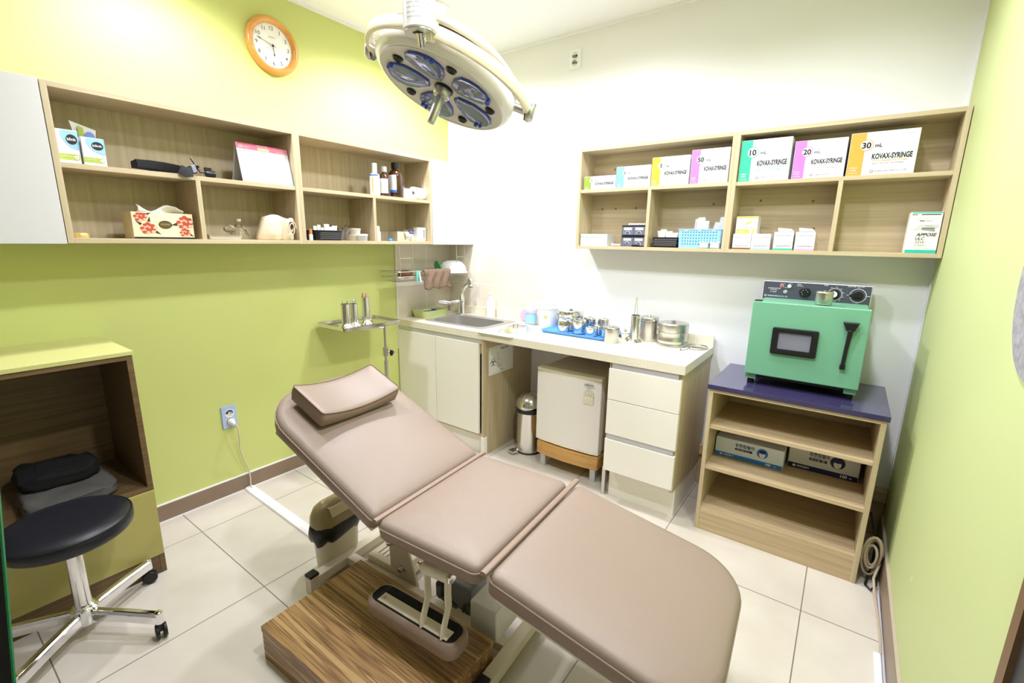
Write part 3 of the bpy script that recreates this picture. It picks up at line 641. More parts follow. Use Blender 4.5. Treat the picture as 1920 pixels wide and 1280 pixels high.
part('pedal', B(CHROME).tube([V((bx, by, .02)) + dv * .08, V((bx, by, .025)) + dv * .13], .008, 8).box((-.028, .105, .018), (.028, .155, .03), Matrix.Translation((bx, by, 0)) @ Matrix.Rotation(math.atan2(dv.y, dv.x) - PI / 2, 4, 'Z')), t, bevel=.003)
single('metal_bracket', B(SATIN).box((1.655, -.51, 0), (1.675, -.48, .17)), (1.665, -.495, 0), 'grey metal strip standing on the floor between fridge stand and drawers', 'bracket', bevel=.002)

# ================================================================== sterilizer shelf unit
SX0, SX1, SF, SZ = 2.178, 2.848, -.511, .765
t = thing('shelf_unit', (2.51, -.27, 0), 'low oak shelf unit with a navy top carrying the green oven', 'shelf')
for x in (SX0, SX1 - .019): part('side_panel', B(OAKZ).box((x, SF, 0), (x + .019, -.055, .742)), t, smooth=0, bevel=.0008)
part('back_panel', B(OAKX).box((SX0 + .019, -.068, .06), (SX1 - .019, -.058, .742)), t, smooth=0)
part('top_board', B(OAKXD).box((SX0 + .019, SF, .727), (SX1 - .019, -.07, .742)), t, smooth=0)
for z in (.562, .350, .126): part('shelf_board', B(OAKXD).box((SX0 + .019, SF + .004, z - .018), (SX1 - .019, -.07, z)), t, smooth=0, bevel=.0008)
part('plinth', B(OAKXD).box((SX0 + .019, SF + .002, 0), (SX1 - .019, SF + .02, .108)), t, smooth=0)
part('worktop', B(NAVY).box((SX0 - .008, SF - .008, .742), (SX1 + .008, -.02, SZ)), t, smooth=0, bevel=.0015)
# oven
OY = -.395
t = thing('sterilizer_oven', (2.52, -.24, SZ), 'green dry heat sterilizer oven with a graphite control panel', 'oven')
b = B(OVEN).box((2.312, OY + .028, .812), (2.732, -.055, 1.158)); part('body', b, t, smooth=0, bevel=.004)
d = part('door', B(OVEN).box((2.300, OY, .818), (2.742, OY + .026, 1.164)), t, smooth=0, bevel=.004)
fr = frame((2.396, OY, .932), (1, 0, 0), (0, 0, 1)); b = B(BLACKP); P = rrect(0, 0, .178, .122, .008); Q = rrect(.026, .024, .152, .100, .004)
b.loft([[fr(x, y, 0) for x, y in P], [fr(x, y, .012) for x, y in P], [fr(.089 + (x - .089) * .95, .061 + (y - .061) * .94, .014) for x, y in P], [fr(x, y, .010) for x, y in Q], [fr(x, y, .002) for x, y in Q]], cap1=False)
w_ = part('window_frame', b, d)
b = B(mat('window_glass', (150, 152, 168), .08, .3)); b.loft([[fr(x, y, .001) for x, y in Q], [fr(x, y, .003) for x, y in Q]]); part('pane', b, w_)
fr = frame((2.674, OY, .91), (1, 0, 0), (0, 0, 1)); b = B(BLACKP)
b.tube([fr(.0, .01, .016), fr(.003, .09, .018), fr(.008, .165, .020)], [.008, .008, .010], 12); b.loft([[fr(x, y, z) for x, y in P] for z, P in ((.008, [(-.008, .160), (.022, .160), (.036, .198), (-.024, .198)]), (.026, [(-.006, .162), (.020, .162), (.034, .196), (-.022, .196)]))])
b.box(fr(-.010, -.006, 0), fr(.010, .014, .02)); b.box(fr(-.006, .17, 0), fr(.018, .19, .012)); part('handle', b, d, bevel=.002)
for x in (2.325, 2.715): part('foot', B(OVEN).box((x - .022, OY + .02, .792), (x + .022, OY + .07, .812)).m(BLACKP).lathe([(.014, SZ + .001), (.016, SZ + .004), (.014, .793)], (x, OY + .05, 0), 16), t)
for x in (2.325, 2.715): part('rear_foot', B(BLACKP).lathe([(.014, SZ + .001), (.014, .813)], (x, -.09, 0), 16), t)
part('underside_pan', B(mat('dark_pan', (30, 32, 34), .6)).box((2.34, OY + .05, .795), (2.70, -.08, .813)), t, smooth=0)
part('hinge', B(mat('black_hinge', (40, 42, 44), .3, .8)).box((2.305, OY + .004, 1.164), (2.335, OY + .05, 1.168)), t, smooth=0)
PYF = -.125
part('panel_housing', B(ALU).box((2.297, PYF, 1.150), (2.740, -.06, 1.243)), t, smooth=0, bevel=.002)
fr = frame((2.301, PYF, 1.154), (1, 0, 0), (0, 0, 1)); b = B(PANELG); b.loft([[fr(x, y, -.001) for x, y in rrect(0, 0, .435, .085, .003)], [fr(x, y, .002) for x, y in rrect(0, 0, .435, .085, .003)]])
LT = mat('white_print', (226, 226, 230), .5); fp = lambda x, y, e=0: fr(x, y, e + .002)
b.text(fp, 'ULTRAVIOLET DRY', .020, .050, .006, LT, w=.056, bold=.01); b.text(fp, 'STERILIZER', .030, .043, .005, LT, w=.032); b.text(fp, 'ID TIMER', .032, .033, .005, LT, bold=.01)
b.text(fp, 'HANSHIN MEDICAL CO., LTD.', .022, .012, .0066, LT, w=.088, bold=.012); b.disc(fp, .012, .015, .005, .005, LT); b.disc(fp, .012, .015, .003, .003, PANELG, .0012)
b.text(fp, 'HEAT ON', .072, .076, .004, LT, w=.022); b.text(fp, 'UV ON', .107, .078, .004, LT, w=.016); b.text(fp, 'POWER', .091, .057, .004, LT, w=.014)
b.text(fp, 'TEMP.', .143, .076, .005, LT, bold=.01); b.text(fp, 'CONTROL', .143, .069, .005, LT, w=.026, bold=.01); b.text(fp, 'TIMER', .252, .079, .005, LT, bold=.01); b.text(fp, 'SELECTOR  SWITCH', .345, .080, .005, LT, w=.062, bold=.01)
for k in range(9):
    a = PI * .65 - k * PI * 1.5 / 8; b.rect(fp, .300 + .034 * math.cos(a) - .0035, .042 + .034 * math.sin(a) - .0008, .300 + .034 * math.cos(a) + .0035, .042 + .034 * math.sin(a) + .0008, LT)
for (cx, cy, r_) in ((.300, .042, .029), (.388, .042, .032)):
    for k in range(40):
        a0, a1 = 2 * PI * k / 40, 2 * PI * (k + 1) / 40
        b.flat(fp, [(cx + r_ * .93 * math.cos(a0), cy + r_ * .93 * math.sin(a0)), (cx + r_ * math.cos(a0), cy + r_ * math.sin(a0)), (cx + r_ * math.cos(a1), cy + r_ * math.sin(a1)), (cx + r_ * .93 * math.cos(a1), cy + r_ * .93 * math.sin(a1))], LT)
b.rect(fp, .345, .041, .354, .043, LT); b.rect(fp, .421, .041, .434, .043, LT); b.rect(fp, .387, .076, .389, .079, LT); b.rect(fp, .387, .005, .389, .008, LT)
p_ = part('control_panel', b, t, smooth=0)
def dial(c, r, m, h, nm='dial', inner=None):
    bb = B(m).lathe([(r, 0), (r, h * .3), (r * .85, h * .4), (r * .8, h), (r * .5, h * 1.02)], fp(c[0], c[1], .0005), 28, (0, -1, 0))
    if inner: bb.m(inner).lathe([(r * .62, h), (r * .6, h * 1.1)], fp(c[0], c[1], .0005), 24, (0, -1, 0))
    return bb
b = dial((.180, .042), .024, BLACKP, .014)
for k in range(5): a = .4 + k * .9; b.disc(lambda x, y, e=0: fp(x, y, e + .016), .180 + .013 * math.cos(a), .042 + .013 * math.sin(a), .0014, .0014, LT)
part('dial', b, p_); part('dial', dial((.296, .042), .023, BLACKP, .012, inner=WHITEP), p_)
b = dial((.388, .042), .021, BLACKP, .010); b.m(BLACKP).box(fp(.356, .036, .008), fp(.404, .046, .022)); part('selector_knob', b, p_)
part('indicator_lamp', B(mat('red_lamp', (200, 62, 44), .3)).lathe([(.006, 0), (.005, .006), (.0, .007)], fp(.080, .066, .001), 16, (0, -1, 0)).m(ALU).lathe([(.009, 0), (.0085, .002), (.006, .002)], fp(.080, .066, 0), 20, (0, -1, 0), cap1=False), p_, 'red indicator lamp')
part('indicator_lamp', B(WHITEP).lathe([(.009, 0), (.0085, .003), (.006, .007), (.0, .008)], fp(.112, .066, 0), 20, (0, -1, 0)), p_, 'white indicator lamp')
part('toggle_switch', B(ALU).lathe([(.009, 0), (.0085, .003), (.006, .004)], fp(.097, .038, 0), 20, (0, -1, 0)).m(CHROME).tube([fp(.097, .038, .003), fp(.097, .043, .016)], [.003, .004], 10), p_)
canister('steel_jar', 2.568, -.31, 1.1645, .033, .058, 'small steel jar standing on top of the green oven', m=SATIN, lidh=.22)

# mask boxes
SKY = mat('sky_blue_print', (52, 122, 216), .5); PALEB = mat('pale_blue_card', (222, 232, 248), .5); GREYC = mat('grey_card', (216, 216, 216), .5)
def mask_box(x0, x1, y, z, h, d, band, body, label, lines, dark):
    t = thing('mask_box', ((x0 + x1) / 2, y + d / 2, z), label, 'box'); w = x1 - x0
    part('carton', B(body).box((x0, y, z), (x1, y + d, z + h)), t, smooth=0, bevel=.003)
    fr = frame((x0, y, z), (1, 0, 0), (0, 0, 1)); b = B(band); b.rect(fr, .002, .001, w - .002, h * .22, band, .0008)
    b.text(fr, '유한킴벌리', w * .30, h * .68, h * .15, dark, bold=.02, w=w * .28); b.flat(fr, rrect(w * .30, h * .48, w * .56, h * .60, h * .055), dark); b.text(fr, lines, w * .32, h * .505, h * .075, WHITEC, w=w * .2)
    b.disc(fr, w * .70, h * .62, h * .25, h * .25, dark if band == NAVYINK else SKY, .0009); b.disc(fr, w * .70, h * .55, h * .13, h * .17, WHITEC, .0013)
    b.disc(fr, w * .70, h * .70, h * .16, h * .09, dark, .0016)
    b.disc(fr, w * .10, h * .11, h * .06, h * .05, WHITEC, .0012); b.text(fr, '유한킴벌리', w * .14, h * .08, h * .07, WHITEC, bold=.02)
    b.text(fr, '100', w * .76, h * .06, h * .12, WHITEC, bold=.04); b.text(fr, '매', w * .88, h * .06, h * .07, WHITEC)
    part('print', b, t, smooth=0)
mask_box(2.203, 2.512, -.345, .3505, .100, .15, SKY, PALEB, 'pale blue carton with a sky blue band on the low shelf unit', '의료기관용 마스크', NAVYINK)
mask_box(2.524, 2.808, -.262, .3505, .118, .15, NAVYINK, GREYC, 'grey carton with a navy band on the low shelf unit', '의사용 캡', NAVYINK)

# ================================================================== cables by the right wall
def coil(cx, cy, cz, r, turns, seed, sc=(.35, 1, 1)):
    random.seed(seed); p = []
    for k in range(turns * 18):
        a = 2 * PI * k / 18; rr = r * (.72 + .3 * math.sin(a * .37 + seed)); p.append(V((cx + rr * sc[0] * math.cos(a), cy + .014 * math.sin(a * .61 + seed) + .003 * random.random(), max(.006, cz + rr * sc[2] * math.sin(a)))))
    return p
CABLE = mat('taupe_cable', (186, 170, 146), .5)
p = coil(2.890, -.455, .125, .095, 5, 2, (.37, 1, 1))
p += [V((2.905, -.50, .05)), V((2.912, -.56, .012)), V((2.919, -.66, .008)), V((2.923, -.80, .008)), V((2.921, -.9, .008))]
single('cable_coil', B(CABLE).tube(p, .0052, 8), (2.90, -.455, 0), 'coiled beige cable on the floor between shelf unit and right wall', 'cable')
p = [V((2.87, -.33, .26)), V((2.885, -.37, .21)), V((2.90, -.40, .15)), V((2.905, -.42, .08)), V((2.888, -.45, .03)), V((2.882, -.5, .009)), V((2.90, -.53, .009)), V((2.916, -.50, .02)), V((2.917, -.43, .06)), V((2.921, -.37, .03))]
single('black_cable', B(BLACKP).tube(p, .0045, 8), (2.90, -.42, 0), 'black cable curling behind the coiled beige cable', 'cable')
single('plug_adapter', B(BLACKP).box((2.900, -.40, .005), (2.925, -.35, .16)), (2.912, -.375, .005), 'black adapter standing in the corner behind the cable coil', 'adapter', bevel=.006)
single('wall_cable', B(mat('grey_cable', (190, 192, 200), .5)).tube([(2.925, -.52, .01), (2.927, -.7, .007), (2.928, -1.0, .007), (2.928, -1.6, .007)], .0042, 8), (2.927, -.8, 0), 'thin grey cable lying along the right skirting board', 'cable')
single('cord_cover', B(WHITEP).box((2.900, -1.62, .001), (2.922, -.9, .013)), (2.91, -1.2, 0), 'white floor cord cover along the right green wall', 'cable duct', bevel=.003)
b = B(PAPER); fr = frame((W - .0002, -.972, .377), (0, -1, 0), (0, 0, 1)); b.flat(fr, [(-.004, 0), (.002, -.012), (.006, .002), (.001, .014)], PAPER, .0006)
struct('trim_6', b, smooth=0)

# ================================================================== console on the left wall, stool
KY, KD, KZ = -2.237, .43, .978
LIMELAM = mat('lime_laminate', (208, 206, 136), .3); OLIVE = mat('lime_door', (186, 176, 104), .3)
t = thing('low_cupboard', (.21, -2.7, 0), 'low oak cupboard with a lime top and lime doors by the green wall', 'cupboard')
part('top', B(LIMELAM).box((.002, -3.3, .962), (KD + .005, KY + .004, KZ)), t, smooth=0, bevel=.001)
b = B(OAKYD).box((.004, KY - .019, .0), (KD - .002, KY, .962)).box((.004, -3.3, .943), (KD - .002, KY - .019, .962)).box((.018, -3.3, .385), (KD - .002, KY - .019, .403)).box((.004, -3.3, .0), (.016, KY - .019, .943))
part('carcass', b, t, smooth=0)
part('door', B(OLIVE).box((KD - .016, -3.29, .088), (KD + .002, KY - .001, .384)), t, smooth=0, bevel=.001)
part('plinth', B(OAKYD).box((KD - .03, -3.3, .0), (KD - .004, KY - .019, .086)), t, smooth=0)
def cloth(name, x0, x1, y0, y1, z, h, m, seed, label, cat, rot=0):
    random.seed(seed); b = B(m); n = 18
    cx, cy = (x0 + x1) / 2, (y0 + y1) / 2; P = rrect(x0, y0, x1, y1, min(x1 - x0, y1 - y0) * .25)
    rings = []
    for k, zz in ((.96, 0), (1.0, .15), (1.03, .4), (.98, .6), (1.0, .8), (.9, .97), (.5, 1.0)):
        rings.append([V((cx + (x - cx) * k + .004 * math.sin(i * 1.7 + zz * 9), cy + (y - cy) * k + .004 * math.cos(i * 1.3 + zz * 7), z + h * zz * (1 + .18 * math.sin(i * .55 + seed)) )) for i, (x, y) in enumerate(P)])
    b.loft(rings); return single(name, b, (cx, cy, z), label, cat, rot=0, smooth=80)
cloth('folded_cloth', .17, .40, -2.60, -2.335, .404, .055, GREYF, 3, 'folded grey cloth on the shelf of the low lime cupboard', 'cloth')
cloth('folded_cloth', .10, .30, -2.59, -2.36, .468, .055, BLACKF, 5, 'folded black cloth on top of the grey cloth in the lime cupboard', 'cloth')
SXc, SYc = .60, -2.53
t = thing('stool', (SXc, SYc, 0), 'round black vinyl stool on a chrome four-star base with casters', 'stool')
b = B(BLACKL).lathe([(.14, .405), (.168, .408), (.176, .418), (.178, .44), (.174, .452), (.166, .460), (.12, .467), (.05, .469)], (SXc, SYc, 0), 48); part('seat', b, t)
part('seat_piping', B(BLACKL).tube([V((SXc + .1745 * math.cos(a), SYc + .1745 * math.sin(a), .453)) for a in [2 * PI * k / 48 for k in range(48)]], .003, 6, closed=True), t)
part('column', B(CHROME).lathe([(.030, .075), (.032, .08), (.032, .13), (.027, .135), (.0245, .137), (.0245, .36), (.022, .405)], (SXc, SYc, 0), 28).m(BLACKP).lathe([(.05, .385), (.09, .405)], (SXc, SYc, 0), 24), t)
part('hub', B(CHROME).lathe([(.036, .062), (.04, .068), (.04, .12), (.034, .126)], (SXc, SYc, 0), 28), t)
for i, dg_ in enumerate((35, 122, 238, 310)):
    a = math.radians(dg_); d = V((math.cos(a), math.sin(a), 0)); c = V((SXc, SYc, 0)); e = c + d * .265
    l = part('leg', B(CHROME).sweep([c + d * .02 + V((0, 0, .095)), c + d * .15 + V((0, 0, .092)), e + V((0, 0, .085))], [(-.016, -.02), (.016, -.02), (.016, .010), (.008, .018), (-.008, .018), (-.016, .010)], (0, 0, 1)).lathe([(.013, .06), (.015, .068), (.013, .105), (.006, .108)], (e.x, e.y, 0), 16), t, bevel=.002)
    s_ = V((-d.y, d.x, 0)) * .5 + d * .5; s_.normalize(); bb = B(BLACKP)
    for o_ in (-.018, .004): bb.lathe([(.010, 0), (.024, .002), (.0265, .006), (.024, .013), (.010, .014)], V((e.x, e.y, .0275)) + s_ * o_, 24, s_)
    bb.box((e.x - .010, e.y - .010, .03), (e.x + .010, e.y + .010, .062)); part('caster', bb, l, bevel=.001)

# ================================================================== treatment chair
TA = math.radians(3.6)
t = thing('treatment_chair', (1.977, -1.968, 0), 'beige leather treatment chair with raised back and lowered foot section', 'treatment chair', rot=TA)
def cushion(P, th, mx, seam=True):
    """P outline (CCW) in local XY, top at z=0, thickness th; returns pad and seam builders"""
    xs = [p[0] for p in P]; ys = [p[1] for p in P]; cx, cy = (min(xs) + max(xs)) / 2, (min(ys) + max(ys)) / 2; hx, hy = (max(xs) - min(xs)) / 2, (max(ys) - min(ys)) / 2
    ring = lambda d, z: [mx @ V((cx + (x - cx) * (1 - d / hx), cy + (y - cy) * (1 - d / hy), z)) for x, y in P]
    b = B(LEATHERS); prof = [(.022, -th), (.008, -th + .002), (.002, -th + .010), (0, -th * .6), (0, -.026)]
    b.loft([ring(d, z) for d, z in prof], cap1=False)
    b.m(LEATHER); b.loft([ring(d, z) for d, z in ((0, -.026), (.002, -.016), (.008, -.008), (.020, -.003), (.045, .001), (.09, .004), (.16, .006))], cap0=False)
    bmesh.ops.remove_doubles(b.bm, verts=b.bm.verts[:], dist=1e-5)
    s_ = B(SEAM).tube(ring(-.0006, -.027), .0022, 6, closed=True)
    return b, s_
SZT = .563
seat = cushion(rrect(-.424, .012, -.026, .575, (.028,) * 4), .070, Matrix.Translation((0, 0, SZT)))
o = part('seat_cushion', seat[0], t, local=True, smooth=50); part('seam', seat[1], o, local=True)
th = math.radians(23)
mb_ = Matrix.Translation((-.430, 0, SZT + .002)) @ Matrix(((-math.cos(th), 0, math.sin(th), 0), (0, -1, 0, 0), (math.sin(th), 0, math.cos(th), 0), (0, 0, 0, 1)))
P = []
for x, y in rrect(0, -.575, .690, -.018, (.20, .022, .022, .20), 10): P.append((x, y))
bk = cushion(P, .074, mb_); o = part('back_cushion', bk[0], t, local=True, smooth=50); part('seam', bk[1], o, local=True)
tf = math.radians(11)
mf = Matrix.Translation((.004, 0, SZT)) @ Matrix.Rotation(tf, 4, 'Y')
P = rrect(0, .016, .59, .585, (.15, .028, .028, .15), 10)
ft = cushion(P, .078, mf); o = part('foot_cushion', ft[0], t, local=True, smooth=50); part('seam', ft[1], o, local=True)
# rolled flaps covering the two hinges
sec = [(-.010, -.003), (-.008, -.008), (.008, -.008), (.010, -.003), (.009, .003), (.004, .006), (-.004, .006), (-.009, .003)]
part('hinge_flap', B(LEATHERS).sweep([V((-.422, y, SZT - .004)) for y in (.008, .2, .4, .592)], sec, (0, 0, 1)), t, local=True)
part('hinge_flap', B(LEATHERS).sweep([V((-.002, y, SZT - .002)) for y in (.004, .2, .4, .594)], sec, (0, 0, 1)), t, local=True)
# frame under the cushions
part('seat_rail', B(CREAMM).box((-.40, .13, SZT - .12), (-.02, .17, SZT - .071)).box((-.40, .45, SZT - .12), (-.02, .49, SZT - .071)).box((-.42, .13, SZT - .12), (-.38, .49, SZT - .071)).box((-.06, .10, SZT - .125), (-.02, .52, SZT - .071)), t, local=True, bevel=.003)
mr = mb_; b = B(CREAMM).box((.02, -.53, -.11), (.58, -.49, -.075), mb_).box((.02, -.09, -.11), (.58, -.05, -.075), mb_).box((.54, -.53, -.11), (.58, -.05, -.075), mb_); part('back_rail', b, t, local=True, bevel=.003)
b = B(CREAMM).box((.02, .05, -.115), (.46, .09, -.079), mf).box((.02, .49, -.115), (.46, .53, -.079), mf); part('foot_rail', b, t, local=True, bevel=.003)
# base frame on the floor
BX0, BX1 = -.93, -.074
b = B(CREAMM)
for x in (BX0, BX1): b.box((x - .022, .11, .03), (x + .022, .95, .068)).box((x - .019, .08, .0), (x + .019, .12, .072))
b.box((BX0 + .021, .255, .032), (BX1 - .021, .295, .066)).box((BX0 + .021, .78, .032), (BX1 - .021, .82, .066)); part('base_frame', b, t, local=True, bevel=.002)
for x in (BX0, BX1):
    for y in (.10, .945): part('end_cap', B(BLACKP).box((x - .020, y - .021, .072 if y < .5 else .068), (x + .020, y + .021, .084)), t, local=True, bevel=.003)
part('lift_cover', B(CREAMM).box((-.83, .297, .02), (-.635, .46, .092)), t, local=True, bevel=.006)
b = B(mat('dark_slot', (70, 60, 50), .8))
for k in range(4): x = -.795 + k * .024; b.box((x, .33, .0915), (x + .004, .42, .0928))
part('vent', b, t, local=True, smooth=0)
for y in (.300, .62): part('lift_arm', B(CREAMM).loft([[V((x, y + dy, z)) for x, z in ((-.685, .03), (-.53, .03), (-.60, .24), (-.645, SZT - .126), (-.705, SZT - .126))] for dy in (0, .012)]), t, local=True, bevel=.002)
for x, z in ((-.615, .115), (-.675, .215)): part('bolt', B(CHROME).lathe([(.017, 0), (.017, .008), (.012, .010), (.012, .022), (.006, .026)], (x, .300, z), 12, (0, -1, 0)), t, local=True)
part('motor', B(mat('grey_motor', (140, 144, 150), .5)).box((-.41, .31, .05), (-.28, .45, .16)).cyl((-.34, .40, .16), (-.24, .42, .43), .028), t, local=True, bevel=.006)
part('control_box', B(WHITEP).box((-.235, .25, .06), (-.125, .40, .185)), t, local=True, bevel=.004)
b = B(GREYF)
for k in range(4): b.tube([V((-.28 + .030 * math.cos(a) + .004 * k, .30 + .008 * k, .075 + .028 * math.sin(a))) for a in [2 * PI * j / 16 for j in range(16)]], .003, 6, closed=True)
part('cable', b, t, local=True)
b = B(CREAMM).box((.30, .10, .03), (.34, .50, .05)); part('foot_bar', b, t, local=True, bevel=.002)
# swing-down armrest
pz, py_ = .458, .040; b = B(CREAMM).cyl((-.245, py_, pz - .004), (-.145, py_, pz + .004), .020, n=24).cyl((-.195, py_, pz), (-.195, .15, pz - .005), .013)
ar = part('armrest', b, t, local=True)
part('pivot_bolt', B(CHROME).lathe([(.017, 0), (.017, .010), (.012, .012)], (-.145, py_, pz + .004), 6, (1, 0, 0)), ar, local=True)
part('pivot_nut', B(CHROME).lathe([(.010, 0), (.010, .012), (.007, .016), (.007, .026)], (-.245, py_, pz - .004), 6, (-1, 0, 0)), ar, local=True)
PT = .272
for x in (-.232, -.152):
    b = B(CREAMM).sweep([V((x, py_ - .002, pz + .014)), V((x, py_ - .004, .40)), V((x + .002, py_ - .004, .362)), V((x + .002, py_ - .026, PT + .035)), V((x + .002, py_ - .030, PT + .002))], [(-.013, -.003), (.013, -.003), (.013, .003), (-.013, .003)], (1, 0, 0)); part('bracket', b, ar, local=True, bevel=.001)
P = rrect(-.475, -.012, -.100, .090, .036, 8); cx, cy = -.2875, .039
rg = lambda d, z: [V((cx + (x - cx) * (1 - d / .1875), cy + (y - cy) * (1 - d / .051), z)) for x, y in P]
part('pad', B(LEATHERS).loft([rg(.022, PT - .062), rg(.008, PT - .058), rg(.001, PT - .045), rg(0, PT - .02), rg(.002, PT - .008), rg(.010, PT)]), ar, local=True, smooth=60)
part('pad_backing', B(BLACKF).loft([rg(.013, PT), rg(.014, PT + .0012)]), ar, local=True)
part('mounting_plate', B(CREAMM).box((-.425, .006, PT + .001), (-.135, .042, PT + .005)), ar, local=True, bevel=.001)
for x in (-.410, -.168): part('screw', B(SATIN).lathe([(.006, 0), (.006, .002)], (x, .024, PT + .005), 12), ar, local=True)
part('locking_lever', B(BLACKP).lathe([(.007, 0), (.013, .012), (.014, .05), (.009, .056), (.005, .085)], (-.195, py_ + .012, .362), 16, (.02, 0, 1)).tube([(-.195, py_ + .012, .372), (-.165, py_ + .016, .358), (-.135, py_ + .02, .350)], [.010, .009, .007], 10), ar, local=True, bevel=.001)
# pillow on the back cushion
random.seed(1)
pil = thing('head_pillow', (1.977, -1.968, 0), 'small beige leather pillow lying at the head of the treatment chair', 'pillow', rot=TA)
mp_ = mb_ @ Matrix.Translation((.485, -.285, .008))
P = dense(rrect(-.075, -.185, .115, .185, .012, 4), .02); cx, cy = .02, 0
def rg(dx, z0):
    out = []
    for x, y in P:
        bow = .030 * (y * (1 - dx / .185) / .185) ** 2
        out.append(mp_ @ V((cx + (x - cx) * (1 - dx / .095), y * (1 - dx / .185), z0 + (bow if z0 > .01 else bow * .35) + .006)))
    return out
b = B(LEATHERS).loft([rg(.004, 0), rg(0, .004), rg(-.003, .02), rg(0, .042)], cap1=False); b.m(LEATHER).loft([rg(0, .042), rg(.004, .045), rg(.02, .0462), rg(.045, .047), rg(.075, .0473), rg(.095, .0473)], cap0=False, cap1=False); bmesh.ops.remove_doubles(b.bm, verts=b.bm.verts[:], dist=1e-5)
part('pad', b, pil, local=True, smooth=50)
part('piping', B(mat('dark_piping', (110, 84, 66), .5)).tube(rg(-.0005, .0432), .0016, 6, closed=True), pil, local=True)

# step platform and waste bin under the chair
t = thing('step_platform', (1.53, -1.99, 0), 'striped brown wooden step platform in front of the treatment chair', 'step')
mx = Matrix.Translation((1.193, -2.200, 0)) @ Matrix.Rotation(math.radians(1.8), 4, 'Z')
b = B(ZEB).box((0, 0, .105), (.680, .41, .127), mx); part('tread', b, t, smooth=0, bevel=.001)
b = B(ZEB).box((0.002, .002, 0), (.02, .408, .105), mx).box((.660, .002, 0), (.678, .408, .105), mx).box((.02, .002, 0), (.660, .02, .105), mx).box((.02, .39, 0), (.660, .408, .105), mx); part('apron', b, t, smooth=0)
t = thing('waste_bin', (.962, -1.755, 0), 'cream waste bin with an olive lid and black liner beside the step', 'bin')
mx = Matrix.Translation((.962, -1.755, 0)) @ Matrix.Diagonal((1.03, 1.03, .90, 1)) @ Matrix.Rotation(math.radians(4), 4, 'Z')
BINB = mat('bin_cream', (222, 212, 190), .4); BINL = mat('bin_olive', (152, 136, 94), .35); BAG = mat('bin_liner', (16, 17, 18), .35)
def stad(w, l, n=10):
    p = []
    for k in range(n + 1): a = PI * k / n; p.append((w * math.cos(a), l + w * math.sin(a)))
    for k in range(n + 1): a = PI + PI * k / n; p.append((w * math.cos(a), -l + w * math.sin(a)))
    return p
S = stad(1, .75)
rr = lambda k, z, sq=1: [mx @ V((x * k * sq, y * k, z)) for x, y in S]
part('body', B(BINB).loft([rr(.048, 0), rr(.052, .004), rr(.058, .24)]), t)
b = B(BAG); rings = []
for j, (k, z) in enumerate(((.0605, .252), (.064, .248), (.066, .225), (.065, .205), (.061, .19))):
    rings.append([mx @ V((x * k * (1 + .03 * math.sin(i * 2.1 + j)), y * k * (1 + .03 * math.sin(i * 1.7 + j)), z - (.03 * (max(0, -y / 1.75)) ** 1.5 + .012 * math.sin(i * 1.9)) * (j / 4))) for i, (x, y) in enumerate(S)])
b.loft(rings, cap0=False, cap1=False); part('liner', b, t, 'black plastic liner hanging over the rim', solid=.002, smooth=80)
ld = part('lid', B(BINL).loft([rr(.062, .245), rr(.063, .255), rr(.061, .29), rr(.054, .325, .9), rr(.042, .343, .8), rr(.022, .352, .6)]), t, smooth=60)
P = [(-.062, -.04), (.030, -.062), (.030, .062), (-.062, .04)]
part('flap', B(mat('bin_flap', (204, 190, 156), .4)).loft([[mx @ V(p) for p in ((-.012, -.058, .352), (-.012, .072, .352), (-.012, .072, .350), (-.012, -.058, .350))], [mx @ V(p) for p in ((.044, -.058, .336), (.044, .072, .336), (.042, .072, .334), (.042, -.058, .334))], [mx @ V(p) for p in ((.0635, -.058, .300), (.0635, .072, .300), (.061, .072, .300), (.061, -.058, .300))]]), ld)

# ================================================================== surgical lamp
LC = V((1.27149, -1.36418, 1.97535)); Ln = V((-.18352, -.35987, -.91477)); Lm = V((.79617, -.60026, .07641)); La = V((-.5766, -.71429, .39668))
Lmx = Matrix((La, Lm, La.cross(Lm))).transposed().to_4x4()
if La.cross(Lm).dot(Ln) > 0: pass
UP = -Ln
L = lambda a, m, h=0: LC + La * a + Lm * m + UP * h
IVORY = mat('ivory_enamel', (240, 230, 200), .25, coat=.5); LWHITE = mat('lamp_white', (236, 234, 228), .25, coat=.4); LFACE = mat('lamp_face', (214, 210, 200), .35)
t = thing('operating_lamp', (1.46, -1.62, H), 'ceiling-hung ivory operating lamp with five blue lens panels', 'lamp')
part('housing', B(LWHITE).lathe([(.245, .0), (.262, .004), (.276, .018), (.281, .042), (.277, .062), (.262, .066)], LC, 64, UP, cap0=False, cap1=False), t)
part('recess', B(mat('lamp_recess_shade', (60, 52, 44), .5)).lathe([(.262, .062), (.258, .100)], LC, 64, UP), t)  # shadowed gap between yoke and dome, put into the groove's dark colour
part('dome', B(IVORY).lathe([(.268, .096), (.275, .100), (.268, .116), (.235, .140), (.17, .158), (.08, .166), (0, .168)], LC, 64, UP, cap0=True), t)
dish = lambda r: .018 * (1 - min(1, r / .245) ** 2) + .001
part('face', B(LFACE).lathe([(0, .030)] + [(r, dish(r)) for r in (.02, .06, .10, .14, .18, .22, .245)] + [(.250, -.001), (.248, .008), (.20, .030), (0, .034)], LC, 64, UP), t)
LENSB = mat('blue_reflector', (128, 138, 176), .10, .6); LENSE = mat('blue_lens_edge', (64, 80, 172), .2); SOCK = mat('blue_socket', (60, 88, 196), .3)
OL = [(-.018, .060), (.020, .058), (.052, .095), (.076, .145), (.074, .178), (.052, .212), (.010, .226), (-.030, .222), (-.060, .200), (-.074, .168), (-.060, .115)]
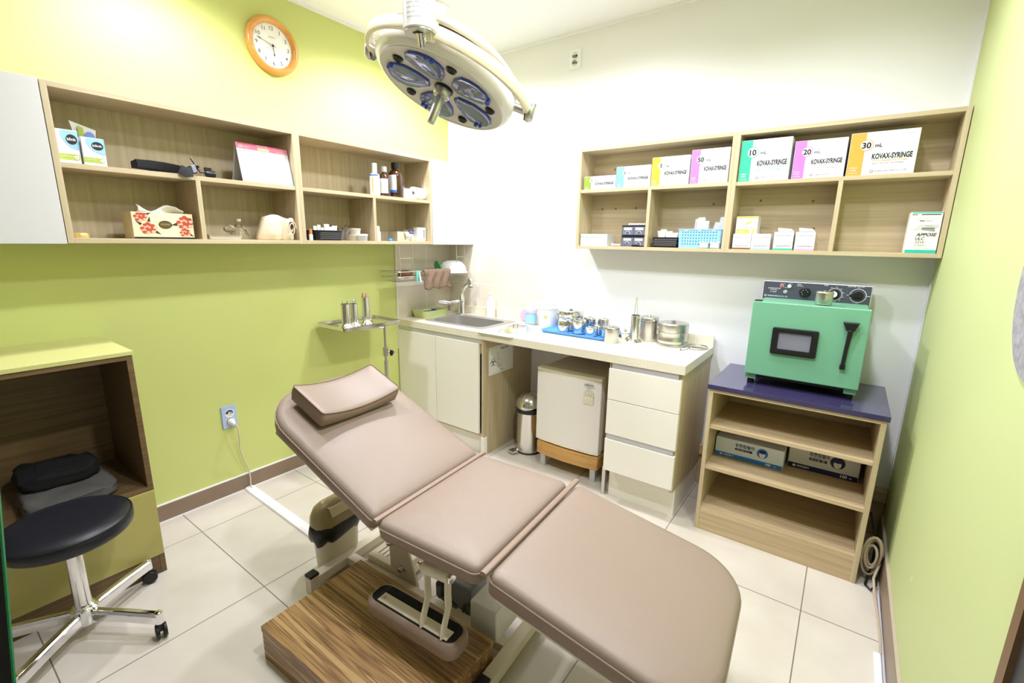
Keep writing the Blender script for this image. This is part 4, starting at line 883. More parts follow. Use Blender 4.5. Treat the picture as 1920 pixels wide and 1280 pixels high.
for k in range(5):
    a = math.radians(54 + 72 * k); tg = V((-math.sin(a), math.cos(a))); rd = V((math.cos(a), math.sin(a)))
    def pt(u, v, h): q = tg * u + rd * v; return L(q.x, q.y, dish(q.length) + h)
    sc_ = lambda k1, k2: [(u * k1, .145 + (v - .145) * k2) for u, v in OL]
    b = B(LENSE).loft([[pt(u, v, .004) for u, v in OL], [pt(u, v, -.007) for u, v in OL], [pt(u, v, -.009) for u, v in sc_(.95, .96)]], cap1=False)
    b.m(LENSB).loft([[pt(u, v, -.009) for u, v in sc_(.95, .96)], [pt(u + .008, v, -.006) for u, v in sc_(.72, .80)], [pt(u + .018, v, -.010) for u, v in sc_(.40, .62)], [pt(u + .022, v, -.013) for u, v in sc_(.12, .5)]], cap0=False)
    pn = part('lens_panel', b, t, 'blue lens panel', smooth=24)
    part('clip', B(SOCK).lathe([(.008, .004), (.008, -.016), (.004, -.019)], pt(.056, .198, 0), 10, UP).lathe([(.007, .004), (.007, -.014), (.004, -.017)], pt(.040, .212, 0), 10, UP), pn)
    a2 = a + math.radians(36); part('focus_knob', B(BLACKP).lathe([(.020, .004), (.020, -.006), (.016, -.010), (.012, -.006), (.004, -.006), (.003, -.004)], L(.196 * math.cos(a2), .196 * math.sin(a2), dish(.196)), 22, UP), t)
hd = part('sterile_handle', B(SATIN).lathe([(.034, .010), (.034, -.012), (.030, -.018), (.019, -.020), (.0165, -.120), (.014, -.125)], LC, 28, UP), t)
part('handle_ring', B(BLACKP).lathe([(.036, .022), (.037, .016), (.037, .008)], LC, 28, UP), t)
YR, YQ = .322, -.34
yk = lambda q, h=0: L(YR * math.cos(q + YQ) - .012, YR * math.sin(q + YQ), .055 - .022 * math.sin(q) + h)
arc = [yk(PI * k / 32) for k in range(33)]
part('yoke', B(IVORY).sweep(arc, [(-.008, -.020), (.006, -.021), (.011, -.013), (.011, .013), (.006, .021), (-.008, .020)], UP), t, smooth=50)
for q_ in (0, PI):
    dv = (yk(q_) - L(-.012, 0, .055)).normalized(); e_ = yk(q_)
    part('pivot_cap', B(SATIN).lathe([(.034, 0), (.038, .006), (.038, .018), (.032, .026), (.020, .029)], e_, 26, dv).m(BLACKP).lathe([(.035, -.004), (.035, 0)], e_, 26, dv), t)
    part('pivot_pin', B(SATIN).cyl(e_ - dv * .06, e_, .018), t)
qa = math.radians(86); jn = yk(qa)
PPX, PPY, PPZ = 1.445, -1.640, 2.055
part('pole', B(IVORY).lathe([(.049, PPZ + .03), (.049, H - .03)], (PPX, PPY, 0), 36), t)
part('pole_sleeve', B(LWHITE).lathe([(.048, PPZ), (.0515, PPZ + .003), (.0515, PPZ + .075), (.049, PPZ + .077)], (PPX, PPY, 0), 36), t)
fr_ = frame((PPX, PPY, PPZ), (1, 0, 0), (0, 0, 1))
b = B(INKG); 
for i, s_ in enumerate(('MODEL  OPERATING LAMP', 'INPUT  AC 220V 60Hz', 'SERIAL NO.', 'MADE IN KOREA')):
    vv, ff = glyphs(s_, 0, 0); k = .0048 / .73; 
    q = []
    for px, py in vv:
        an = math.atan2(-1.0, .9) - .75 + (px * k) / .0517; q.append(b.v((PPX + .0520 * math.cos(an), PPY + .0520 * math.sin(an), PPZ + .062 - i * .013 + py * k)))
    for f_ in ff: b.f([q[j] for j in f_])
part('rating_label', b, t, 'small printed rating label', smooth=0)
part('pole_end', B(SATIN).lathe([(.0475, PPZ - .003), (.0475, PPZ + .002)], (PPX, PPY, 0), 36).m(BLACKP).box((PPX - .012, PPY - .02, PPZ - .0045), (PPX + .012, PPY + .006, PPZ - .002)), t)
part('knuckle', B(CHROME).tube([V((PPX, PPY, PPZ - .002)), V((PPX - .003, PPY + .006, PPZ - .022)), jn.lerp(V((PPX, PPY, PPZ - .02)), .25), jn], [.014, .018, .020, .018], 16), t)
part('yoke_collar', B(IVORY).lathe([(.030, -.03), (.034, 0), (.030, .03)], jn, 24, (jn - yk(qa + .1))), t)
part('ceiling_flange', B(IVORY).lathe([(.13, H - .001), (.13, H - .02), (.06, H - .05), (.05, H - .055)], (PPX, PPY, 0), 36), t)

# ================================================================== contents of the green wall shelves
LB, LMID = 1.4022, 1.6752
def wallbox(name, x1, y0, y1, z, h, d, m, label, cat='box', group=None):
    """carton whose printed face looks away from the green wall (+x)"""
    t = thing(name, (x1 - d / 2, (y0 + y1) / 2, z), label, cat, group)
    part('carton', B(m).box((x1 - d, y0, z), (x1, y1, z + h)), t, smooth=0, bevel=.0015)
    return t, frame((x1, y0, z), (0, 1, 0), (0, 0, 1)), y1 - y0
CYANP = mat('cyan_print', (150, 200, 240), .5); LIMEP = mat('lime_print', (172, 190, 76), .5)
for y0, y1, x1, h, lb in ((-2.304, -2.243, .235, .118, 'white tissue pack with blue arc and black oval against the shelf side'), (-2.238, -2.170, .243, .100, 'white tissue pack with blue arc and black oval in front of the open wrapper')):
    t, fr, w = wallbox('tissue_pack', x1, y0, y1, LMID, h, .10, WHITEC, lb, 'tissue pack')
    b = B(CYANP); arc_ = [(w, h * .98), (w * .25, h * .98)] + [(w - w * .80 * math.cos(PI / 2 * k / 10), h * .92 - h * .50 * math.sin(PI / 2 * k / 10)) for k in range(11)]
    b.flat(fr, arc_, CYANP); b.disc(fr, w * .68, h * .72, w * .26, h * .15, INK, .001); b.text(fr, 'blink', w * .68, h * .685, h * .09, WHITEC, align='C', bold=.02, e=.0016, w=w * .42)
    b.flat(fr, [(0, h * .10), (w * .78, h * .10)] + [(w * .78 + h * .09 * math.sin(PI * k / 8), h * .19 - h * .09 * math.cos(PI * k / 8)) for k in range(9)] + [(0, h * .28)], LIMEP)
    b.text(fr, 'soft & clean', w * .08, h * .19, h * .05, WHITEC, e=.0014); b.disc(fr, w * .80, h * .19, h * .06, h * .06, WHITEC, .0012); b.disc(fr, w * .80, h * .19, h * .02, h * .02, mat('daisy_yellow', (236, 176, 60), .5), .0016)
    part('print', b, t, smooth=0)
t = thing('tissue_wrapper', (.15, -2.20, LMID), 'opened clear tissue wrapper standing behind the two tissue packs', 'wrapper')
b = B(mat('wrapper_film', (226, 224, 216), .3)); b.loft([[V((x, y, z)) for x, y in ((.10, -2.235), (.125, -2.235), (.125, -2.165), (.10, -2.165))] for z in (LMID, LMID + .105)]); b.loft([[V(p) for p in ((.11, -2.225, LMID + .105), (.122, -2.225, LMID + .105), (.122, -2.165, LMID + .105), (.11, -2.165, LMID + .105))], [V(p) for p in ((.116, -2.236, LMID + .172), (.118, -2.236, LMID + .172), (.118, -2.158, LMID + .148), (.116, -2.158, LMID + .148))]])
part('film', b, t, smooth=0)
fr = frame((.1285, -2.235, LMID + .09), (0, 1, 0), (0, 0, 1)); b = B(LIMEP); b.flat(fr, [(.018, .0), (.034, .0), (.036, .06), (.020, .066)], LIMEP, 0); b.disc(fr, .053, .03, .016, .018, mat('blue_print', (120, 150, 224), .5), 0); part('print', b, t, smooth=0)
# headlight
t = thing('headlamp', (.19, -1.95, LMID), 'black padded head loupe band with a small lamp on the shelf', 'headlamp')
prof = [(.235, -2.075, .012), (.215, -2.02, .017), (.21, -1.97, .016), (.235, -1.93, .008), (.262, -1.905, -.002), (.262, -1.885, .008), (.245, -1.865, .02)]
b = B(BLACKF).sweep([V((x, y, LMID + .016 + z * .9)) for x, y, z in prof], [(-.004, -.015), (.004, -.015), (.006, 0), (.004, .016), (-.004, .016), (-.006, 0)], (0, 0, 1))
b.sweep([V((x, y, LMID + .026)) for x, y in ((.235, -2.075), (.17, -2.07), (.14, -2.0), (.15, -1.90), (.19, -1.855), (.245, -1.862))], [(-.004, -.012), (.004, -.012), (.004, .014), (-.004, .014)], (0, 0, 1)); part('band', b, t)
part('forehead_pad', B(mat('pad_grey', (58, 58, 64), .7, bump=.4)).sweep([V((.262, -1.93, LMID + .02)), V((.275, -1.912, LMID + .008)), V((.276, -1.892, LMID + .012))], [(-.005, -.02), (.005, -.02), (.007, 0), (.005, .02), (-.005, .02), (-.007, 0)], (0, 0, 1)), t)
part('buckle', B(mat('buckle_grey', (128, 130, 140), .35)).sweep([V((.268, -1.888, LMID + .024)), V((.256, -1.868, LMID + .032))], [(-.004, -.016), (.004, -.016), (.004, .016), (-.004, .016)], (0, 0, 1)), t, bevel=.002)
part('arm', B(BLACKP).tube([(.235, -1.875, LMID + .075), (.24, -1.860, LMID + .045), (.243, -1.845, LMID + .018), (.24, -1.815, LMID + .02)], .0036, 8).sphere((.243, -1.852, LMID + .042), .006, 10), t)
part('lamp', B(BLACKP).lathe([(.010, 0), (.013, .005), (.015, .035), (.013, .04)], (.238, -1.825, LMID + .0152), 20, (.1, 1, 0)).box((.230, -1.825, LMID + .028), (.246, -1.800, LMID + .042)), t)
# desk calendar
t = thing('desk_calendar', (.2, -1.53, LMID), 'pink spiral bound desk calendar standing at the end of the shelf', 'calendar')
PINKC = mat('calendar_pink', (226, 130, 158), .5); PINKL = mat('calendar_pale_pink', (250, 190, 224), .5)
y0, y1, hh = -1.668, -1.418, .180
A0, A1, Bk = V((.247, 0, LMID + .001)), V((.205, 0, LMID + hh)), V((.135, 0, LMID + .001))
yy = lambda p, y: V((p.x, y, p.z))
b = B(WHITEC).loft([[yy(A0, y0), yy(A0 + V((.002, 0, 0)), y0), yy(A1 + V((.002, 0, 0)), y0), yy(A1, y0)], [yy(A0, y1), yy(A0 + V((.002, 0, 0)), y1), yy(A1 + V((.002, 0, 0)), y1), yy(A1, y1)]]); part('front_page', b, t, smooth=0)
b = B(mat('stand_card', (186, 186, 190), .6)).loft([[yy(Bk, y0), yy(Bk + V((.002, 0, 0)), y0), yy(A1, y0), yy(A1 - V((.002, 0, 0)), y0)], [yy(Bk, y1), yy(Bk + V((.002, 0, 0)), y1), yy(A1, y1), yy(A1 - V((.002, 0, 0)), y1)]]); part('stand', b, t, smooth=0)
fr = frame(yy(A0 + V((.0021, 0, 0)), y0), (0, 1, 0), A1 - A0); w = y1 - y0; L_ = (A1 - A0).length
b = B(PINKC); b.rect(fr, 0, L_ * .85, w, L_, PINKC); b.rect(fr, 0, L_ * .0, w * .86, L_ * .07, PINKL); b.rect(fr, w * .87, 0, w, L_ * .07, CYANP); b.rect(fr, w * .40, L_ * .86, w * .62, L_ * .93, mat('calendar_tab', (238, 222, 168), .6), .001)
b.text(fr, 'Lily', w * .04, L_ * .885, .012, WHITEC, shear=.3, bold=.02); b.text(fr, 'diary', w * .14, L_ * .885, .009, WHITEC, shear=.3); b.text(fr, '02-000-0000', w * .76, L_ * .86, .007, WHITEC)
b.text(fr, '월간 계획', w * .04, L_ * .79, .006, INKG)
part('print', b, t, smooth=0)
b = B(mat('spiral_red', (196, 60, 54), .4, .3))
for k in range(34):
    y = y0 + .012 + k * (w - .024) / 33
    if .38 < (y - y0) / w < .60: continue
    b.tube([V((A1.x + .001 + .006 * math.cos(a), y, A1.z + .005 * math.sin(a) - .001)) for a in [2 * PI * j / 8 for j in range(8)]], .0009, 4, closed=True)
part('spiral', b, t)
# tissue box
CREAMC = mat('tissue_cream', (240, 222, 180), .5); FLR = mat('peony_red', (192, 74, 54), .6); FLP = mat('peony_pale', (240, 184, 150), .6); LEAFB = mat('dark_leaf', (44, 42, 38), .6)
t, fr, w = wallbox('tissue_box', .238, -2.119, -1.898, LB, .108, .115, CREAMC, 'cream tissue box printed with red flowers on the lower shelf', 'tissue box')
h = .108; b = B(BLACKP); b.rect(fr, 0, .0004, w, h * .07, BLACKP)
random.seed(4)
for cx, cy, s_ in ((.14, .84, .034), (.24, .40, .040), (.86, .66, .046), (.84, .26, .030)):
    cx *= w; cy *= h; e = .001
    for k in range(5):
        a = random.random() * 6.28; d = V((math.cos(a), math.sin(a))); n_ = V((-d.y, d.x)); c = V((cx, cy)) + d * s_ * .7
        pts = [c - n_ * s_ * .12, c + d * s_ * .55, c + n_ * s_ * .16]
        if all(0 < p.x < w and h * .07 < p.y < h for p in pts): b.flat(fr, [tuple(p) for p in pts], LEAFB, e)
    for k in range(22):
        a = k * 2.4; r_ = s_ * .62 * math.sqrt(k / 22); px, py = cx + r_ * math.cos(a), cy + r_ * .85 * math.sin(a)
        e += .00004; px = min(max(px, s_ * .2), w - s_ * .2); py = min(max(py, h * .1), h - s_ * .2)
        b.disc(fr, px, py, s_ * .19, s_ * .15, FLR if k % 3 else FLP, e, 10)
b.disc(fr, w * .52, h * .55, w * .11, h * .155, LEAFB, .001); b.disc(fr, w * .52, h * .55, w * .098, h * .135, mat('bronze_oval', (92, 76, 44), .4), .0013); b.text(fr, 'precious', w * .52, h * .53, h * .10, mat('gold_ink', (196, 164, 92), .5), align='C', e=.0018, w=w * .15)
part('print', b, t, smooth=0)
b = B(PAPER); g = []
for i in range(13):
    s_ = i / 12; y = -2.085 + .165 * s_; zt = .022 + .014 * math.cos(s_ * 9 + .3) + (.006 if s_ > .8 else 0); row = []
    for j in range(4): row.append(b.v((.172 + .016 * math.sin(j * 1.1 + s_ * 5) + j * .006, y + .006 * math.sin(j), LB + h - .001 + zt * j / 3)))
    g.append(row)
for i in range(12):
    for j in range(3): b.f([g[i][j], g[i + 1][j], g[i + 1][j + 1], g[i][j + 1]])
part('tissue', b, t, 'white tissue pulled from the slot', solid=.0015, smooth=80)
single('gold_tin', B(mat('gold_tin', (214, 190, 128), .3, .6)).lathe([(.026, 0), (.028, .003), (.028, .012), (.026, .019), (.012, .021)], (.20, -2.278, LB), 28), (.2, -2.278, LB), 'small flat gold tin at the near end of the lower shelf', 'tin')
t = thing('steel_tray', (.19, -1.765, LB), 'shallow steel tray on the lower shelf beside the glass bottle', 'tray')
part('tray', tray_mesh(SATIN, .13, -1.835, .235, -1.695, LB + .001, .022, .002, .006, .012), t)
t = thing('glass_bottle', (.15, -1.672, LB), 'clear glass wash bottle with a cork behind the steel tray', 'bottle')
part('body', B(GLASS).lathe([(.042, 0), (.044, .004), (.043, .02), (.018, .07), (.012, .075), (.012, .088)], (.15, -1.665, LB), 26).sphere((.14, -1.705, LB + .05), .022, 14, (1, 1.3, .9)), t)
part('stopper', B(mat('pale_cork', (214, 200, 172), .7)).lathe([(.011, .086), (.012, .100)], (.15, -1.665, LB), 16), t)
part('tubing', B(mat('tubing', (226, 214, 186), .4)).tube([(.15, -1.665, LB + .02), (.15, -1.665, LB + .058), (.165, -1.655, LB + .064), (.17, -1.648, LB + .05)], .0035, 8).tube([(.16, -1.68, LB + .045), (.165, -1.70, LB + .062), (.17, -1.72, LB + .07), (.165, -1.70, LB + .058)], .0032, 8), t)
LINEN = mat('beige_linen', (228, 206, 176), .9, bump=.6, bscale=90, var=.06, vscale=12)
def bundle(name, c, sy, sz, lean, seed, label):
    random.seed(seed); b = B(LINEN); rings = []
    for k, (s_, zz) in enumerate(((.90, 0), (1.0, .06), (1.03, .3), (1.0, .55), (.94, .8), (.84, .95), (.60, 1.0))):
        rings.append([V((c[0] + .042 * s_ * math.cos(a) * (1 + .08 * math.sin(3 * a + k) + .03 * math.sin(7 * a + 2 * k)), c[1] + sy * s_ * math.sin(a) * (1 + .05 * math.sin(4 * a + seed + k)) + lean * zz, c[2] + sz * zz * (1 + .04 * math.sin(a * 2 + seed)))) for a in [2 * PI * j / 28 for j in range(28)]])
    b.loft(rings); return b
single('linen_bundle', bundle('l', (.20, -1.540, LB), .068, .122, .025, 2, ''), (.2, -1.54, LB), 'large wrapped beige linen bundle on the lower shelf', 'linen bundle', smooth=80)
t = thing('linen_roll', (.215, -1.452, LB), 'rolled beige linen with its open folded end facing out', 'linen roll')
b = bundle('r', (.212, -1.462, LB), .034, .112, .012, 5, ''); part('roll', b, t, smooth=80)
b = B(LINEN); pts = []
for k in range(26): a = k * .5; r_ = 1 - k / 34; pts.append(V((.2565, -1.452 + .024 * r_ * math.cos(a), LB + .060 + .046 * r_ * math.sin(a))))
b.tube(pts, .0024, 6); part('fold', b, t); part('hollow_shade', B(mat('fold_shade', (70, 52, 40), .9)).lathe([(1, 0), (1, .002)], (0, 0, 0), 3) if False else B(mat('fold_shade', (70, 52, 40), .9)).loft([[V((x, -1.452 + .012 * math.cos(a), LB + .060 + .034 * math.sin(a))) for a in [2 * PI * k / 16 for k in range(16)]] for x in (.250, .2545)]), t)  # solid dark disc, the shade within the roll painted as colour
# black basket with gauze packets
def basket(m, x0, y0, x1, y1, z, h, flare=.006):
    return tray_mesh(m, x0, y0, x1, y1, z, h, .003, flare, .01)
t = thing('black_basket', (.195, -1.225, LB), 'black perforated basket of gauze packets on the lower shelf', 'basket')
part('tub', basket(BLACKP, .14, -1.305, .245, -1.150, LB + .0005, .055), t)
b = B(mat('basket_hole', (150, 146, 150), .6)); fr = frame((.2495, -1.30, LB), (0, 1, 0), V((.006, 0, .055)))
for i in range(16):
    for j in range(4): b.disc(fr, .012 + i * .009 + (j % 2) * .0045, .012 + j * .010, .0024, .0030, MATS['basket_hole'], .0012, 8)
part('perforation', b, t, smooth=0)
GAUZE = mat('gauze_packet', (238, 236, 230), .6, bump=.3, bscale=60); FILM = mat('film_packet', (230, 232, 234), .2, trans=.45, ior=1.15)
def packets(n, axis, lo, hi, other, z, h, group, label, seed, mats=(GAUZE,), w=.03):
    random.seed(seed)
    for k in range(n):
        s_ = lo + (hi - lo) * (k + .5) / n; c = V((other, s_, z)) if axis == 'y' else V((s_, other, z)); hh = h * random.uniform(.82, 1.08); ln = random.uniform(-.35, .35); b = B(mats[k % len(mats)])
        a = V((0, 1, 0)) if axis == 'y' else V((1, 0, 0)); o_ = V((1, 0, 0)) if axis == 'y' else V((0, 1, 0)); tw = random.uniform(-.5, .5); rt = (a * math.cos(tw) + o_ * math.sin(tw)); no = V((0, 0, 1)).cross(rt)
        up_ = (V((0, 0, 1)) + rt * ln).normalized(); th_ = .0035
        b.loft([[c + rt * x * w * ws + up_ * hh * q + no * y for x, y in ((-.5, -th_ * e), (.5, -th_ * e * .8), (.52, th_ * e), (-.5, th_ * e * .9))] for q, ws, e in ((.0, .9, .5), (.2, 1, 1), (.6, 1.05, 1.2), (.93, 1, .7), (1, 1.02, .15))])
        single('gauze_packet' if mats[0] is GAUZE else 'sterile_packet', b, c, label, 'packet', group, smooth=70)
packets(7, 'y', -1.29, -1.165, .195, LB + .006, .082, 'gauze packets in the black wall basket', 'white gauze packet standing in the black basket on the green wall shelf', 3)
t = thing('dropper_bottle', (.24, -1.338, LB), 'tiny white dropper bottle with an orange cap beside the black basket', 'bottle')
part('body', B(WHITEP).lathe([(.0095, 0), (.010, .003), (.010, .030), (.008, .033)], (.24, -1.338, LB), 18), t); part('cap', B(mat('orange_cap', (226, 124, 54), .4)).lathe([(.0085, .033), (.008, .050), (.005, .058), (.003, .060)], (.24, -1.338, LB), 18), t)
single('leaflet', B(mat('leaflet_blue', (92, 110, 150), .5)).box((.17, -1.366, LB), (.235, -1.360, LB + .078)), (.2, -1.363, LB), 'slim blue leaflet leaning at the left of the black basket', 'leaflet')
t = thing('plastic_cup', (.205, -1.118, LB), 'clear plastic cup holding dark tipped sticks on the lower shelf', 'cup')
part('cup', B(CLEAR).lathe([(.026, 0), (.033, .055), (.0345, .056), (.031, .054), (.025, .003)], (.205, -1.118, LB), 26), t)
for k in range(7):
    a = k * .9; c = V((.205, -1.118, LB + .005)); e = c + V((.016 * math.cos(a), .052 * math.cos(a * 1.0 + .3), .078 + .010 * math.sin(k * 2.2)))
    single('tipped_stick', B(mat('stick_grey', (126, 118, 110), .6)).tube([c + V((0, .012 * math.cos(a), 0)), c.lerp(e, .85)], .003, 7).m(mat('stick_tip', (70, 50, 36), .7)).tube([c.lerp(e, .85), e], [.0042, .0036], 7), c, 'grey stick with a dark tip standing in the clear plastic cup', 'stick', 'sticks in the clear plastic cup')
FROST = mat('frosted_plastic', (236, 228, 212), .3, trans=.35, ior=1.2)
def tub(x, y, z, r, h, label, m=FROST):
    t = thing('round_tub', (x, y, z), label, 'tub'); part('body', B(m).lathe([(r * .88, 0), (r * .9, .002), (r * .96, h * .75)], (x, y, z), 30), t); part('lid', B(WHITEP if m is not FROST else m).lathe([(r, h * .74), (r, h * .94), (r * .96, h), (r * .3, h)], (x, y, z), 30), t)
tub(.165, -1.018, LB, .050, .036, 'lower of two stacked frosted round tubs on the shelf'); tub(.165, -1.018, LB + .0365, .048, .036, 'upper of two stacked frosted round tubs on the shelf')
tub(.222, -.993, LB, .033, .040, 'small clear tub with a white lid before the stacked tubs', mat('clear_tub', (240, 240, 238), .15, trans=.5, ior=1.2))
t = thing('lotion_bottle', (.225, -.880, LB), 'slim white bottle standing left in the last lower shelf cell', 'bottle'); part('body', B(WHITEP).lathe([(.017, 0), (.018, .003), (.018, .055), (.012, .062)], (.225, -.880, LB), 22), t); part('cap', B(WHITEP).lathe([(.013, .062), (.0125, .088), (.010, .090)], (.225, -.880, LB), 20), t)
single('blue_stopper', B(mat('bright_blue', (62, 132, 236), .4)).lathe([(.017, 0), (.018, .006), (.012, .014), (.004, .018)], (.21, -.77, LB), 18), (.21, -.77, LB), 'bright blue plastic cap lying beside the slim white bottle', 'cap')
t = thing('open_carton', (.17, -.67, LB), 'open beige carton with a lifted flap in the last shelf cell', 'box'); KRAFT = mat('kraft_card', (206, 188, 150), .7)
part('carton', B(mat('grey_beige_card', (200, 192, 172), .6)).box((.12, -.715, LB), (.215, -.625, LB + .062)), t, smooth=0); part('inside_shade', B(BLACKP).box((.123, -.712, LB + .0622), (.212, -.628, LB + .063)), t, smooth=0); part('flap', B(KRAFT).loft([[V(p) for p in ((.216, -.66, LB + .062), (.216, -.622, LB + .062), (.217, -.622, LB + .062), (.217, -.66, LB + .062))], [V(p) for p in ((.235, -.645, LB + .01), (.235, -.600, LB + .018), (.236, -.600, LB + .018), (.236, -.645, LB + .01))]]), t, smooth=0)  # black sheet on a solid carton, painted shade of its interior
single('roll_bandage', B(mat('bandage_grey', (190, 186, 176), .8)).lathe([(.021, 0), (.022, .002), (.022, .034), (.020, .036), (.008, .036)], (.235, -.635, LB), 22), (.235, -.635, LB), 'small grey roll in front of the open beige carton', 'roll')
t, fr, w = wallbox('dressing_box', .185, -.597, -.515, LB, .075, .05, WHITEC, 'small white dressing box with a navy and red band', 'box')
b = B(NAVYINK); b.rect(fr, 0, .052, w, .074, mat('plaster_navy', (46, 62, 150), .5)); b.rect(fr, 0, .048, w, .052, FLR); b.text(fr, 'Nexcare', w * .2, .058, .010, WHITEC, bold=.02, w=w * .6); b.text(fr, 'soft dressing', w * .2, .034, .006, INKG); part('print', b, t, smooth=0)
t, fr, w = wallbox('ointment_box', .225, -.545, -.472, LB, .092, .045, WHITEC, 'upright white carton at the end of the lower shelf', 'box')
b = B(INKG); 
for k in range(10): b.rect(fr, w * .70, .02 + k * .006, w * .85, .022 + k * .006 + .001 * (k % 3), INK)
b.rect(fr, w * .2, .02, w * .35, .07, mat('pale_ink', (206, 206, 210), .6)); part('print', b, t, smooth=0)
YEL = mat('pale_yellow', (248, 240, 176), .6)
single('ointment_tube', B(YEL).loft([[V((.243 + x, -.70, LB + .006 + z)) for x, z in ((-.007, -.005), (.007, -.005), (.007, .005), (-.007, .005))], [V((.243 + x, -.63, LB + .004 + z)) for x, z in ((-.009, -.002), (.009, -.002), (.009, .001), (-.009, .001))]]), (.243, -.665, LB), 'pale yellow tube lying in front of the open beige carton', 'tube')
single('ointment_tube', B(YEL).loft([[V((.244 + x, -.595, LB + .006 + z)) for x, z in ((-.007, -.005), (.007, -.005), (.007, .005), (-.007, .005))], [V((.244 + x, -.50, LB + .004 + z)) for x, z in ((-.009, -.002), (.009, -.002), (.009, .001), (-.009, .001))]]).m(mat('orange_cap', (226, 124, 54), .4)).lathe([(.005, 0), (.005, .012)], (.244, -.50, LB + .006), 10, (0, 1, 0)), (.244, -.55, LB), 'pale yellow tube with an orange tip below the white dressing box', 'tube')
# upper cell bottles
AMBER = mat('amber_glass', (64, 38, 18), .08, coat=.5)
def bottle(x, y, z, r, hs, h, rn, m, cap, caph, label, lab):
    t = thing('medicine_bottle', (x, y, z), label, 'bottle')
    part('body', B(m).lathe([(r * .94, 0), (r, .004), (r, hs), (r * .92, hs + (h - caph - hs) * .35), (r * .6, hs + (h - caph - hs) * .75), (rn, h - caph - .006), (rn, h - caph * .5)], (x, y, z), 36), t)
    part('cap', B(cap).lathe([(rn * 1.12, h - caph), (rn * 1.22, h - caph + .002), (rn * 1.2, h - .003), (rn * 1.05, h)], (x, y, z), 28), t)
    lab(t); return t
def curved_label(t, x, y, z, r, a0, a1, z0, z1, m, extra=()):
    b = B(m); N = 14
    for (q0, q1, w0, w1, mm, k) in ((a0, a1, z0, z1, m, 1.008),) + tuple(extra):
        b.m(mm)
        for i in range(N):
            s0, s1 = q0 + (q1 - q0) * i / N, q0 + (q1 - q0) * (i + 1) / N
            b.poly([(x + r * k * math.cos(s_), y + r * k * math.sin(s_), z + zz) for s_, zz in ((s0, w0), (s1, w0), (s1, w1), (s0, w1))])
    part('label', b, t, 'printed paper label', smooth=80)
va_ = -1.05                                # direction the labels face
bottle(.222, -.882, LMID, .030, .115, .186, .013, WHITEP, WHITEP, .055, 'white spray bottle with a peach stripe left of the brown bottles', lambda t: curved_label(t, .222, -.882, LMID, .030, va_ - .25, va_ + .15, .012, .105, mat('peach_print', (244, 200, 140), .5), ((va_ - 1.1, va_ + 1.3, .112, .120, mat('blue_band', (54, 110, 206), .5), 1.01),)))
bottle(.205, -.795, LMID, .036, .110, .180, .014, AMBER, mat('grey_cap', (206, 208, 212), .4), .034, 'smaller brown bottle with a grey cap between spray and big bottle', lambda t: curved_label(t, .205, -.795, LMID, .036, va_ - 1.1, va_ + 1.0, .018, .105, WHITEC, ((va_ + .3, va_ + .8, .03, .095, mat('label_cream', (246, 234, 206), .6), 1.012), (va_ - .9, va_ + .3, .032, .040, mat('label_cream', (246, 234, 206), .6), 1.012)) + tuple((va_ - .9, va_ - .2, .05 + k * .009, .0515 + k * .009, INKG, 1.012) for k in range(5))))
bottle(.192, -.694, LMID, .048, .135, .216, .021, AMBER, BLACKP, .036, 'largest brown bottle with a black cap on the upper shelf', lambda t: curved_label(t, .192, -.694, LMID, .048, va_ - 1.1, va_ + .45, .038, .138, WHITEC, ((va_ - 1.0, va_ + .45, .030, .046, mat('blue_band', (54, 110, 206), .5), 1.012),) + tuple((va_ - .9, va_ - .1, .06 + k * .010, .0615 + k * .010, INKG, 1.012) for k in range(7))))
t, fr, w = wallbox('small_carton', .20, -.632, -.560, LMID, .074, .06, mat('pink_white_card', (240, 232, 226), .5), 'small white carton between the big brown bottle and paper roll', 'box')
b = B(INK); b.rect(fr, .0, .068, w, .0735, BLACKP); b.text(fr, 'tape', w * .3, .03, .010, INKG); part('print', b, t, smooth=0)
t = thing('plaster_roll', (.20, -.525, LMID), 'thick white paper roll lying at the end of the upper shelf', 'roll')
dv = V((-.28, .96, 0)).normalized(); o_ = V((.222, -.578, LMID + .0405))
part('roll', B(PAPER).lathe([(.020, .0), (.038, .0), (.040, .003), (.040, .115), (.038, .118), (.02, .118)], o_, 36, dv, cap0=False, cap1=False), t); part('core', B(WHITEP).lathe([(.0125, .10), (.0125, .002), (.020, .0), (.0205, .118)], o_, 28, dv, cap0=False), t)

